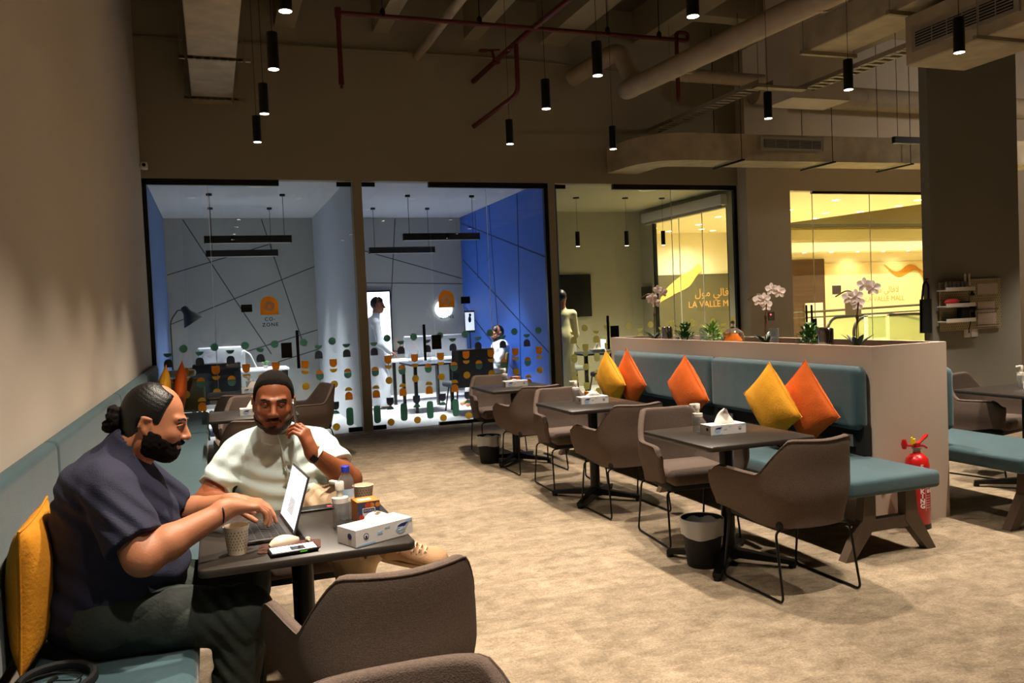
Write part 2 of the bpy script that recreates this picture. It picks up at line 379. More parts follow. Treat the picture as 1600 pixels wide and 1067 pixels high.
# ---------------------------------------------------------------- ducts and pipes
def hanger(mb, x, y, z0, z1=5.3): mb.tube([(x, y, z0), (x, y, z1)], .005, 5)
t = thing('air_duct', 'pale rectangular air duct running to the back wall above the left wall bench', 'duct', (.13, 8, 4.13))
b = MB(); b.rbox(-.10, .36, -4.4, YB-.005, 4.13, 4.45, .02, 2); b.build('duct_body', 'duct', t, loc=None); t.children[0].location = (-.13, -8, -4.13)
for y, hw in ((8.8, .31), (10.35, .31)):
    b = MB()
    for k in range(9):
        x = -.18 + k*.0775; b.box(x, x+.055, y, y+.04, 4.10, 4.125)
    b.box(-.18, .44, y, y+.006, 4.10, 4.13)
    for x in (-.165, .425): hanger(b, x, y+.02, 4.1)
    o = b.build('hanger_bracket', 'tray', t, smooth=False); o.location = (-.13, -8, -4.13)

def swept_rect(mb, path, w, h, mi=0):
    pts = [Vector(p) for p in path]; vs = []
    for i, p in enumerate(pts):
        tt = (pts[min(i+1, len(pts)-1)]-pts[max(i-1, 0)]); tt.z = 0; tt.normalize(); sd = Vector((-tt.y, tt.x, 0))
        for a, c in ((-1, -1), (1, -1), (1, 1), (-1, 1)): vs.append(p+sd*a*w/2+Vector((0, 0, c*h/2)))
    n = len(pts); fs = [(3, 2, 1, 0), tuple((n-1)*4+k for k in range(4))]
    for i in range(n-1):
        for k in range(4): fs.append((i*4+k, i*4+(k+1) % 4, i*4+4+(k+1) % 4, i*4+4+k))
    mb.add(vs, fs, mi)
t = thing('air_duct', 'curved pale air duct with a grille hanging in front of the pier and entrance glass', 'duct', (8, 9.9, 3.56))
b = MB(); swept_rect(b, fillet([(5.62, YB-.01, 3.56), (5.75, 9.95, 3.58), (8.0, 9.75, 3.56), (12.5, 9.75, 3.60)], .9, 12), .5, .36)
o = b.build('duct_body', 'duct', t, autosmooth=40); o.location = (-8, -9.9, -3.56)
b = MB(); b.box(7.1, 8.14, 9.485, 9.5, 3.52, 3.70)
b.box(7.15, 8.09, 9.478, 9.488, 3.555, 3.665, 1)
for k in range(5): b.box(7.15, 8.09, 9.472, 9.482, 3.565+k*.021, 3.572+k*.021)
for k in range(4): b.box(7.33+k*.2, 7.335+k*.2, 9.474, 9.484, 3.555, 3.665)
o = b.build('duct_grille', ['grille', 'black_soft'], t, smooth=False); o.location = (-8, -9.9, -3.56)
for x in (6.75, 8.25, 9.65):
    b = MB(); b.box(x-.02, x+.02, 9.4, 10.1, 3.355, 3.375); hanger(b, x, 9.44, 3.36); hanger(b, x, 10.06, 3.36)
    o = b.build('hanger_bracket', 'black_soft', t, smooth=False); o.location = (-8, -9.9, -3.56)

t = thing('air_duct', 'wide pale air duct with a long white grille at the top right', 'duct', (6.5, 4, 3.8))
b = MB(); b.rbox(6.18, 6.9, -4.4, 6.08, 3.6, 4.05, .01, 1); o = b.build('duct_body', 'duct', t, smooth=False); o.location = (-6.5, -4, -3.8)
b = MB(); b.box(6.155, 6.18, 4.9, 5.98, 3.70, 3.90); b.box(6.148, 6.158, 4.95, 5.93, 3.735, 3.865, 1)
for k in range(5): b.box(6.143, 6.152, 4.95, 5.93, 3.745+k*.025, 3.753+k*.025)
for k in range(5): b.box(6.144, 6.153, 5.1+k*.16, 5.107+k*.16, 3.735, 3.865)
o = b.build('duct_grille', ['grille', 'black_soft'], t, smooth=False); o.location = (-6.5, -4, -3.8)
for y in (5.2, 3.2):
    b = MB()
    b.box(6.05, 7.05, y, y+.04, 3.57, 3.6)
    hanger(b, 6.08, y+.02, 3.58); hanger(b, 7.02, y+.02, 3.58)
    o = b.build('hanger_bracket', 'tray', t, smooth=False); o.location = (-6.5, -4, -3.8)
t = thing('air_duct', 'plain pale air duct behind the duct with the long grille', 'duct', (6.3, 5, 4.3))
b = MB(); b.rbox(6.12, 6.62, -4.4, 7.48, 4.12, 4.42, .01, 1); o = b.build('duct_body', 'duct', t, smooth=False); o.location = (-6.3, -5, -4.3)
for y in (7.3, 6.1):
    b = MB(); b.box(6.02, 6.75, y, y+.04, 4.08, 4.12); hanger(b, 6.05, y+.02, 4.1); hanger(b, 6.72, y+.02, 4.1)
    o = b.build('hanger_bracket', 'tray', t, smooth=False); o.location = (-6.3, -5, -4.3)
# cable tray
t = thing('cable_tray', 'slotted metal cable tray right of the dropped ceiling box, running under the ducts', 'cable tray', (6.3, 8, 4.0), group='slotted cable trays')
b = MB(); path = [(6.35, YB-.01, 3.98), (6.42, 9.0, 3.98), (6.55, 7.9, 4.0)]
P = [(6.43, YB-.01), (6.43, 1.0)]
for s_ in (-.1, .1): b.box(6.85+s_-.004, 6.85+s_+.004, 1, 8.28, 3.98, 4.03)
for k in range(60): b.box(6.75, 6.95, 1+k*.121, 1.05+k*.121, 3.98, 3.986)
o = b.build('tray_body', 'tray', t, smooth=False); o.location = (-6.3, -8, -4.0)
t = thing('cable_tray', 'slotted metal cable tray left of the dropped ceiling box, above the curved duct', 'cable tray', (6.3, 9, 4.0), group='slotted cable trays'); b = MB()
for s_ in (-.1, .1): b.box(6.15+s_-.004, 6.15+s_+.004, 8.1, YB-.01, 3.98, 4.03)
for k in range(21): b.box(6.05, 6.25, 8.1+k*.121, 8.15+k*.121, 3.98, 3.986)
b.box(6.0, 6.7, 8.05, 8.16, 3.93, 3.96); hanger(b, 6.05, 8.1, 3.94); hanger(b, 6.3, 9.9, 3.98); hanger(b, 5.98, 9.9, 3.98); b.box(5.98, 6.3, 9.88, 9.92, 3.95, 3.975)
o = b.build('tray_body', 'tray', t, smooth=False); o.location = (-6.3, -9, -4.0)
# insulated pipes
def pipe(name, mt, label, cat, pts, r, rr=.25, n=14, rings=(), part='pipe_run'):
    t = thing(name, label, cat, pts[0]); L = pts[0]
    b = MB(); P = fillet(pts, rr, 7); b.tube(P, r, n); b.build(part, mt, t, loc=L, autosmooth=50); t.children[0].location = (0, 0, 0)
    if rings:
        for (q, d) in rings:
            q = Vector(q); d = Vector(d).normalized(); b = MB(); b.tube([q-d*.02, q+d*.02], r*1.06, n)
            b.build('joint_ring', mt, t, loc=L).location = (0, 0, 0)
    return t
pipe('insulated_pipe', 'pipe_white', 'thick white insulated pipe crossing the ceiling diagonally with a zigzag elbow', 'pipe',
     [(5.75, 1.5, 4.2), (5.04, 9.45, 4.2), (5.36, 9.72, 4.34), (5.22, 9.9, 4.86), (4.86, YB-.07, 4.68)], .12, .15, 16,
     rings=[((5.62, 3.0, 4.2), (-.08, 1, 0)), ((5.36, 6.2, 4.2), (-.08, 1, 0)), ((5.19, 8.2, 4.2), (-.08, 1, 0))])
pipe('insulated_pipe', 'pipe_white', 'white insulated pipe running sideways behind the zigzag pipe', 'pipe', [(5.4, 9.35, 4.42), (7.3, 9.35, 4.40)], .085, .1, 12,
     rings=[((5.9, 9.35, 4.415), (1, 0, 0)), ((6.5, 9.35, 4.41), (1, 0, 0))])
pipe('insulated_pipe', 'pipe_white', 'thick white pipe crossing behind the ceiling box above the entrance glass', 'pipe', [(7.6, 10.3, 4.52), (13, 10.3, 4.5)], .17, .1, 14)
pipe('drain_pipe', 'pipe_white', 'slim white pipe meeting the back wall between two beams', 'pipe', [(2.69, -2, 4.86), (2.69, YB-.01, 4.86)], .055, .1, 12)
pipe('conduit', 'tray', 'thin pale conduit along the top of the back wall', 'conduit', [(XL, YB-.05, 4.87), (3.6, YB-.05, 4.9), (4.6, YB-.05, 4.88), (7.5, YB-.05, 4.70)], .014, .2, 6)
t = thing('sprinkler_pipe', 'dark red sprinkler pipe with branches, drops and a valve under the ceiling', 'sprinkler pipe', (3.4, 9, 4.73))
L = (3.4, 9, 4.73)
def spart(name, pts, r, rr=.1, mt='pipe_red', extra=None):
    b = MB(); b.tube(fillet(pts, rr, 5), r, 10)
    if extra: extra(b)
    b.build(name, mt, t, loc=L, autosmooth=50).location = (0, 0, 0)
spart('main_pipe', [(1.42, 9, 4.73), (5.60, 9, 4.73)], .026)
spart('drop', [(1.42, 9, 4.78), (1.42, 9, 3.98)], .026, extra=lambda b: (b.lathe([(.036, 0), (.036, .1)], 10, (1.42, 9, 4.68)), b.lathe([(.03, 0), (.03, .07)], 10, (1.42, 9, 3.98)), b.lathe([(.012, 0), (.02, .03), (.008, .05)], 10, (1.42, 9, 3.93))))
spart('drop', [(5.54, 9, 4.80), (5.54, 9, 4.02)], .026, extra=lambda b: (b.tube(fillet([(5.60, 9, 4.73), (5.70, 9, 4.73), (5.70, 9, 4.82), (5.54, 9, 4.82), (5.54, 9, 4.7)], .05, 4), .026, 10), b.lathe([(.012, 0), (.02, .03), (.03, .05)], 10, (5.54, 9, 3.97))))
spart('branch_pipe', [(3.45, YB-.01, 4.58), (3.64, 9.4, 4.74), (4.05, 3.0, 4.80)], .034)
spart('branch_pipe', [(3.62, 9.5, 4.70), (3.62, 9.5, 4.12), (3.43, YB-.01, 3.98)], .03, .12)
spart('drop', [(4.95, 4.6, 4.72), (4.95, 4.6, 4.02)], .024, extra=lambda b: b.lathe([(.012, 0), (.03, .03), (.03, .06)], 10, (4.95, 4.6, 3.98)))
b = MB(); b.tube([(3.55, 10.1, 4.66), (3.52, 10.1, 4.80)], .02, 8); b.tube([(3.42, 10.1, 4.80), (3.62, 10.1, 4.82)], .012, 8); b.lathe([(.05, -.03), (.05, .03)], 12, (3.55, 10.05, 4.66)); b.lathe([(.06, 0), (.06, .012)], 12, (3.40, 10.1, 4.79))
b.build('valve', 'pipe_red', t, loc=L).location = (0, 0, 0)
for x in (1.9, 3.0, 4.6, 5.3):
    b = MB(); b.tube([(x, 9, 4.74), (x, 9, 5.7)], .006, 5); b.lathe([(.03, -.012), (.03, .06), (.01, .09)], 8, (x, 9, 4.73))
    b.build('hanger_rod', 'black_soft', t, loc=L).location = (0, 0, 0)
# security camera
t = thing('security_camera', 'small white security camera in the corner of the left and back walls', 'camera', (XL, 10.55, 3.34))
b = MB(); b.lathe([(.035, 0), (.035, .02)], 12, mat4=Matrix.Rotation(PI/2, 4, 'Y')); b.rbox(.02, .09, -.06, .06, -.03, .05, .015); b.build('camera_body', 'white_plastic', t)
b = MB(); b.lathe([(.02, 0), (.02, .015)], 12, (.055, -.075, .01), mat4=Matrix.Rotation(-PI/2, 4, 'X')); b.build('lens', 'black', t)

# ---------------------------------------------------------------- pendants
def make_pendant(x, y, label, group):
    t = thing('pendant_lamp', label, 'pendant lamp', (x, y, PZ), group=group)
    b = MB(); b.lathe([(.033, 0), (.036, .002), (.036, .228), (.034, .232), (.006, .232)], 24); b.build('lamp_can', 'black', t)
    b = MB(); b.lathe([(0, -.0015), (.033, -.001)], 24, cap=False); b.build('diffuser', 'emit_warm', t)
    b = MB(); b.tube([(0, 0, .23), (0, 0, 5.62-PZ)], .0022, 5); b.lathe([(.05, 5.62-PZ), (.05, 5.7-PZ)], 16); b.build('cord', 'black_soft', t)
    return t
PL = ['nearest and topmost black can pendant lamp in the left row of four', 'black can pendant lamp, second from the top in the left row of four',
      'black can pendant lamp, third from the top in the left row of four', 'lowest and farthest black can pendant lamp of the left row beside the air duct',
      'black can pendant lamp at the top edge of the picture beside the thick white pipe', 'black can pendant lamp in front of the zigzag elbow of the white pipe',
      'black can pendant lamp between the two red sprinkler branches and the white pipe elbow', 'lowest black can pendant lamp under the red sprinkler branch, above the meeting room glass',
      'black can pendant lamp left of the curved duct against the brown back wall', 'black can pendant lamp hanging left of the dropped ceiling box over the curved duct',
      'black can pendant lamp hanging in front of the right side of the dropped ceiling box', 'black can pendant lamp in front of the long duct grille at the top right']
p0 = None
for i, (x, y) in enumerate(PEND):
    if p0 is None: p0 = make_pendant(x, y, PL[0], 'black can pendants in the lounge')
    else: copy_tree(p0, PL[i], (x, y, PZ))
    spot((x, y, PZ-.01), PW, PCOL)
t = thing('linear_pendant', 'black linear pendant lamp hanging over the entrance beside the column', 'pendant lamp', (9.4, 9, 3.56))
b = MB(); b.rbox(-.5, .75, -.03, .03, 0, .09, .004, 1); b.build('housing', 'black', t)
b = MB()
for x in (-.42, -.2): b.tube([(x, 0, .09), (x, 0, 2.1)], .004, 5)
b.build('cord', 'black_soft', t)

# ---------------------------------------------------------------- glass fronts
def disc(mb, cx, cz, r, mi, y, a0=0, a1=2*PI, n=20):
    full = abs(a1-a0-2*PI) < 1e-6
    pts = [(cx+r*math.cos(a0+(a1-a0)*k/n), y, cz+r*math.sin(a0+(a1-a0)*k/n)) for k in range(n+(0 if full else 1))]
    N = len(pts); vs = pts+[(p[0], y+.0015, p[2]) for p in pts]
    mb.add(vs, [tuple(range(N)), tuple(range(2*N-1, N-1, -1))]+[(i, N+i, N+(i+1) % N, (i+1) % N) for i in range(N)], mi)
def arch(mb, cx, z0, w, h, mi, y, up=True):
    r = w/2; n = 12; s = 1 if up else -1
    zc = z0+h-r if up else z0+r
    zb = z0 if up else z0+h
    pts = [(cx-r, zb), (cx+r, zb)] + [(cx+r*math.cos(PI*k/n), zc+s*r*math.sin(PI*k/n)) for k in range(n+1)]
    if up: pass
    pts = [(p[0], y, p[1]) for p in pts]; N = len(pts); vs = pts+[(p[0], y+.0015, p[2]) for p in pts]
    mb.add(vs, [tuple(range(N)), tuple(range(2*N-1, N-1, -1))]+[(i, N+i, N+(i+1) % N, (i+1) % N) for i in range(N)], mi)
# materials: 0 green 1 gray 2 orange 3 yellow
def decals(x0, x1, parent, y=YB+.052, cream=False):
    mb = MB(); d = .1; r = .048
    k0 = math.ceil((x0-.05)/.355-.001); A = []; B = []
    xa = [.0+.355*k for k in range(-3, 24)]
    for x in xa:
        if x0+.05 < x < x1-.05:
            disc(mb, x, 1.20, r, 0, y); arch(mb, x, .865, .096, .105, 2, y, up=False); disc(mb, x, .845, r, 3, y, PI, 2*PI)
            disc(mb, x, .645, r, 3, y); arch(mb, x, .315, .096, .105, 1, y, up=False); disc(mb, x, .262, r, 0, y, 0, PI); disc(mb, x, .095, r, 3, y)
        xb = x+.178
        if x0+.05 < xb < x1-.05:
            disc(mb, xb, 1.155, r, 0, y, PI, 2*PI); arch(mb, xb, .985, .096, .10, 1, y)
            disc(mb, xb, .79, r, 2, y, 0, PI); arch(mb, xb, .71, .096, .076, 0, y, up=False)
            disc(mb, xb, .548, r, 3, y, 0, PI); arch(mb, xb, .43, .096, .105, 2, y)
            mb.prism(rect2(.092, .235, .0459, 8), 0, .0015, frame((xb, y+.0015, .215), (1, 0, 0), (0, 0, 1)), 0)
    return mb.build('dot_decals', ['dec_cream']*4 if cream else ['dec_green', 'dec_gray', 'dec_orange', 'dec_yellow'], parent, smooth=False, loc=None, weld=False)
def wrap(o, L): o.location = tuple(-v for v in L)
def window(name, x0, x1, seams, frame_boxes, cream=False, z1=3.2, dec=True):
    L = ((x0+x1)/2, YB+.06, 0); t = thing(name, None, None, L); struct(t)
    b = MB(); xs = [x0]+seams+[x1]
    for a, c in zip(xs[:-1], xs[1:]): b.box(a+.003, c-.003, YB+.054, YB+.066, .01, z1)
    wrap(b.build('glass_pane', 'glass', t, smooth=False), L)
    if frame_boxes:
        b = MB()
        for q in frame_boxes: b.box(*q)
        wrap(b.build('window_frame', 'black', t, smooth=False), L)
    b = MB()
    for s_ in seams: b.box(s_-.0025, s_+.0025, YB+.053, YB+.067, .01, z1)
    if seams: wrap(b.build('pane_seam', 'white_plastic', t, smooth=False), L)
    if dec: wrap(decals(x0, x1, t, cream=cream), L)
    return t
def gdoor(name, x0, x1, hinge, handle_x, lock_x, cream=False, logo=None, dec=True):
    L = (x0 if hinge < 0 else x1, YB+.06, 0); t = thing(name, None, None, L); struct(t)
    b = MB(); b.box(x0+.004, x1-.004, YB+.054, YB+.066, .015, 3.22); wrap(b.build('glass_pane', 'glass', t, smooth=False), L)
    b = MB(); e = x1-.03 if hinge > 0 else x0
    b.box(min(e, e+hinge*-.0)-(.16 if hinge > 0 else 0), e+(.02 if hinge > 0 else .18), YB+.04, YB+.08, 3.17, 3.225)
    b.box(e-(.16 if hinge > 0 else 0), e+(.02 if hinge > 0 else .18), YB+.04, YB+.08, .012, .07)
    wrap(b.build('patch_fitting', 'black_metal', t, smooth=False), L)
    b = MB(); b.rbox(handle_x-.018, handle_x+.018, YB+.0, YB+.02, .88, 1.36, .004, 1)
    for z in (.95, 1.29): b.box(handle_x-.006, handle_x+.006, YB+.02, YB+.054, z-.006, z+.006)
    wrap(b.build('door_handle', 'black_metal', t, smooth=False), L)
    b = MB(); b.rbox(lock_x-.065, lock_x+.065, YB+.03, YB+.054, 1.02, 1.21, .004, 1); wrap(b.build('door_lock', 'black_metal', t, smooth=False), L)
    if dec: wrap(decals(x0, x1, t, cream=cream), L)
    return t
W1 = window('window_1', -.70, .86, [.02], [(-.71, .86, YB+.03, YB+.09, 3.17, 3.24), (-.71, -.66, YB+.03, YB+.09, 0, 3.24)])
D1 = gdoor('door_1', .86, 1.765, 1, .985, .85)
D2 = gdoor('door_2', 1.885, 2.78, -1, 2.62, 2.79)
W2 = window('window_2', 2.78, 4.475, [3.58], [(2.78, 4.475, YB+.03, YB+.09, 3.17, 3.24), (4.42, 4.475, YB+.03, YB+.09, 0, 3.24), (2.78, 4.475, YB+.03, YB+.09, 0, .04)])
D3 = gdoor('door_3', 4.575, 5.50, -1, 5.32, 5.44, cream=True)
W3 = window('window_3', 5.50, 7.58, [6.45], [(5.5, 7.58, YB+.03, YB+.09, 3.17, 3.24), (7.53, 7.58, YB+.03, YB+.09, 0, 3.24)], cream=True)
W4 = window('window_4', 8.36, 13.0, [9.0, 10.14, 11.29, 12.4], [(9.0, 13.0, YB+.02, YB+.09, 3.13, 3.17)], z1=3.17, dec=False)
b = MB(); b.box(8.36, 8.43, YB+.03, YB+.12, 0, 3.17); wrap(b.build('lit_glass_edge', 'mall_cream', W4, smooth=False), W4.location)  # cream strip stands in for light caught on the glass edge
b = MB()
for x in (8.76, 8.86):
    b.rbox(x-.014, x+.014, YB-.04, YB-.015, .84, 1.38, .004, 1)
    for z in (.95, 1.28): b.box(x-.005, x+.005, YB-.015, YB+.054, z-.005, z+.005)
wrap(b.build('door_handle', 'black_metal', W4, smooth=False), W4.location)
b = MB(); b.rbox(8.90, 9.0, YB+.02, YB+.054, 1.01, 1.16, .004, 1); wrap(b.build('door_lock', 'black_metal', W4, smooth=False), W4.location)
# CO-ZONE signs
def cozone(x, label):
    t = thing('glass_sign', label, 'sign', (x, YB+.05, 1.57), group='round-topped orange signs on the glass')
    b = MB(); arch(b, 0, 0, .22, .23, 0, 0); b.build('sign_plate', 'dec_orange', t, smooth=False)
    b = MB()
    for k in range(4):
        a = k*PI/2+.35; c = Vector((.043*math.cos(a), 0, .105+.043*math.sin(a)))
        disc(b, c.x, c.z, .027, 0, -.004); a2 = a+.75; disc(b, .046*math.cos(a2), .105+.046*math.sin(a2), .017, 0, -.0045)
    b.build('knot_emblem', 'petal', t, smooth=False)
    b = MB(); F = frame((0, -.002, 0), (1, 0, 0), (0, 0, 1))
    add_text(b, 'CO-', .062, F @ Matrix.Translation((0, -.075, 0)), spacing=1.25, bold=.001); add_text(b, 'ZONE', .062, F @ Matrix.Translation((0, -.145, 0)), spacing=1.25, bold=.001)
    b.build('sign_lettering', 'black_soft', t, smooth=False, weld=False)
cozone(.67, 'orange arched sign with a knot emblem above the letters CO-ZONE, left meeting room glass')
cozone(2.955, 'orange arched sign with knot emblem and CO-ZONE lettering, right meeting room glass')
for x, lb in ((.40, 'small black room panel on the glass left of the left orange sign'), (3.22, 'small black room panel on the glass right of the right orange sign')):
    b = MB(); b.rbox(-.065, .065, -.012, 0, -.047, .047, .004, 1); o = b.build('room_panel', 'black', None, smooth=False); o.location = (x, YB+.053, 1.66); tag(o, lb, 'panel', 'black room panels on the glass')

# ---------------------------------------------------------------- meeting rooms
def prismY(mb, x0, x1, y0, y1, z0, z1, mi=0): mb.box(x0, x1, y0, y1, z0, z1, mi)
def groove(mb, F, p, q, w=.018, mi=0):
    p = Vector(p); q = Vector(q); d = (q-p).normalized(); n = Vector((-d.y, d.x))*w/2
    mb.prism([tuple(p-n), tuple(q-n), tuple(q+n), tuple(p+n)], 0, .004, F, mi)
b = MB(); b.box(-.9, 4.7, YB+.16, 15.5, 3.32, 3.42); struct(b.build('ceiling_meeting_rooms', 'room_ceiling', smooth=False))
b = MB(); b.box(4.62, 8.0, YB+.16, 14.5, 3.30, 3.40); struct(b.build('ceiling_office', 'office_wall', smooth=False))
b = MB(); b.box(-.9, 4.7, 15.4, 15.55, 0, 3.4)
F = frame((0, 15.4, 0), (1, 0, 0), (0, 0, 1))
for p, q in [((-.7, 2.35), (1.0, 2.85)), ((-.7, 1.5), (1.8, 2.45)), ((-.4, 3.3), (.35, 1.95)), ((.35, 1.95), (.95, .9)), ((.9, 3.3), (1.5, 1.1)), ((-.7, .65), (1.8, 1.3)), ((1.05, .75), (1.8, .95)),
             ((1.9, 2.95), (4.55, 2.15)), ((1.9, 2.15), (4.55, 2.05)), ((2.3, 3.3), (2.6, .7)), ((3.3, 3.3), (3.0, .2)), ((1.9, 1.2), (4.5, .45))]: groove(b, F, p, q, mi=1)
struct(b.build('wall_meeting_back', ['room_gray', 'groove'], smooth=False))
b = MB(); b.box(-.9, -.71, 10.9, 15.4, 0, 3.35); struct(b.build('wall_meeting_left', 'slate_blue', smooth=False))
b = MB(); b.box(1.78, 1.87, YB+.16, 15.4, 0, 3.35); struct(b.build('wall_meeting_divider', 'room_white', smooth=False))
b = MB(); b.box(4.56, 4.66, YB+.16, 15.4, 0, 3.35)
F = frame((4.56, 0, 0), (0, 1, 0), (0, 0, 1))
F = frame((4.56, 0, 0), (0, -1, 0), (0, 0, 1))
for p, q in [((-15.3, 2.5), (-11.0, .8)), ((-13.6, 3.3), (-13.3, 0)), ((-12.2, 3.3), (-12.4, 0)), ((-15.3, 1.6), (-12.4, .4)), ((-14.4, 3.3), (-14.4, 2.1)), ((-15.3, 3.2), (-10.95, 2.2))]: groove(b, F, p, q, .02, 1)
struct(b.build('wall_meeting_blue', ['room_blue', 'groove_blue'], smooth=False))
b = MB(); b.box(4.66, 8.0, 14.4, 14.5, 0, 3.35); struct(b.build('wall_office_back', 'office_wall', smooth=False))
b = MB(); b.box(7.9, 8.0, YB+.16, 11.5, 0, 3.35); b.box(7.9, 8.0, 13.95, 14.4, 0, 3.35); b.box(7.9, 8.0, 11.5, 13.95, 3.02, 3.35); b.box(7.9, 8.0, 11.5, 13.95, 0, .1)
struct(b.build('wall_office_side', 'office_wall', smooth=False))
t = thing('window_5', None, None, (7.95, 12.7, 0)); struct(t)
b = MB(); b.box(-.006, .006, -1.2, 1.25, .1, 3.02); b.build('glass_pane', 'glass', t, smooth=False)
b = MB(); b.box(-.03, .03, 1.2, 1.27, .1, 3.02); b.box(-.03, .03, -1.2, -1.15, .1, 3.02); b.build('window_frame', 'black', t, smooth=False)
b = MB(); b.box(-.007, .007, .35, .356, .1, 3.02); b.box(-.007, .007, -.4, -.394, .1, 3.02); b.build('pane_seam', 'white_plastic', t, smooth=False)
t = thing('roller_blind', 'rolled-up pale window blind along the top of the office side window', 'blind', (7.82, 12.7, 3.12))
b = MB(); b.rbox(-.06, .07, -1.25, 1.4, -.07, .10, .02, 2); b.build('blind_cassette', 'pot_white', t); b = MB(); b.rbox(-.03, .0, -1.2, 1.3, -.12, -.07, .008, 1); b.build('blind_hem', 'grille', t)
# linear lamps in the meeting rooms
k = None
for (x, y, z, L_, lb) in [(.54, 12.5, 2.62, 1.2, 'upper black linear lamp hanging in the left meeting room'), (.5, 14.0, 2.54, 1.1, 'lower black linear lamp hanging in the left meeting room'),
                      (3.4, 12.5, 2.63, 1.22, 'upper black linear lamp hanging in the right meeting room'), (3.1, 14.0, 2.55, 1.14, 'lower black linear lamp hanging in the right meeting room')]:
    t = thing('linear_lamp', lb, 'pendant lamp', (x, y, z), group='black linear lamps in the meeting rooms')
    b = MB(); b.rbox(-L_/2, L_/2, -.035, .035, 0, .105, .004, 1); b.build('housing', 'black', t, smooth=False)
    b = MB(); b.box(-L_/2+.02, L_/2-.02, -.025, .025, -.003, .001); b.build('diffuser', 'white_plastic', t, smooth=False)
    b = MB()
    for xx in (-L_/2+.1, L_/2-.1): b.tube([(xx, 0, .1), (xx, 0, 3.32-z)], .004, 5); b.lathe([(.04, 3.29-z), (.04, 3.32-z)], 12, (xx, 0, 0))
    b.build('cord', 'black_soft', t)
for x, y, zz, lb in ((.67, 11.61, 3.32, 'round white air diffuser in the left meeting room ceiling'), (3.16, 11.4, 3.32, 'round white air diffuser in the right meeting room ceiling'), (6.48, 11.5, 3.30, 'round white air diffuser in the office ceiling')):
    b = MB(); b.lathe([(.0, -.03), (.06, -.03), (.07, -.01), (.1, -.03), (.11, -.01), (.15, -.025), (.18, 0)], 28, cap=False); o = b.build('ceiling_diffuser', 'white_plastic'); o.location = (x, y, zz-.001); tag(o, lb, 'air diffuser', 'round air diffusers')
for x, y in ((2.12, 12.76), (3.05, 12.9), (4.05, 12.9), (4.25, 12.1), (2.6, 14.2), (-.2, 12.9), (1.3, 12.9)):
    t = tag(MB().lathe([(0, -.004), (.05, -.004), (.06, 0)], 20, cap=False).build('downlight', 'white_plastic'), 'small round downlight in a meeting room ceiling', 'downlight', 'round downlights in the meeting rooms'); t.location = (x, y, 3.319)
# office pendants
k = None
for x, y, lb in ((5.70, 12.5, 'black can pendant in the office, left one above the wall screen'), (6.6, 12.5, 'black can pendant in the office in front of its side wall'), (7.3, 12.5, 'black can pendant in the office before the mall window')):
    t = thing('pendant_lamp', lb, 'pendant lamp', (x, y, 2.5), group='black can pendants in the office')
    b = MB(); b.lathe([(.033, 0), (.036, .002), (.036, .24), (.006, .242)], 20); b.build('lamp_can', 'black', t)
    b = MB(); b.lathe([(0, -.0015), (.03, -.001)], 20, cap=False); b.build('diffuser', 'emit_warm', t)
    b = MB(); b.tube([(0, 0, .24), (0, 0, .8)], .002, 5); b.lathe([(.05, .78), (.05, .8)], 12); b.build('cord', 'black_soft', t)
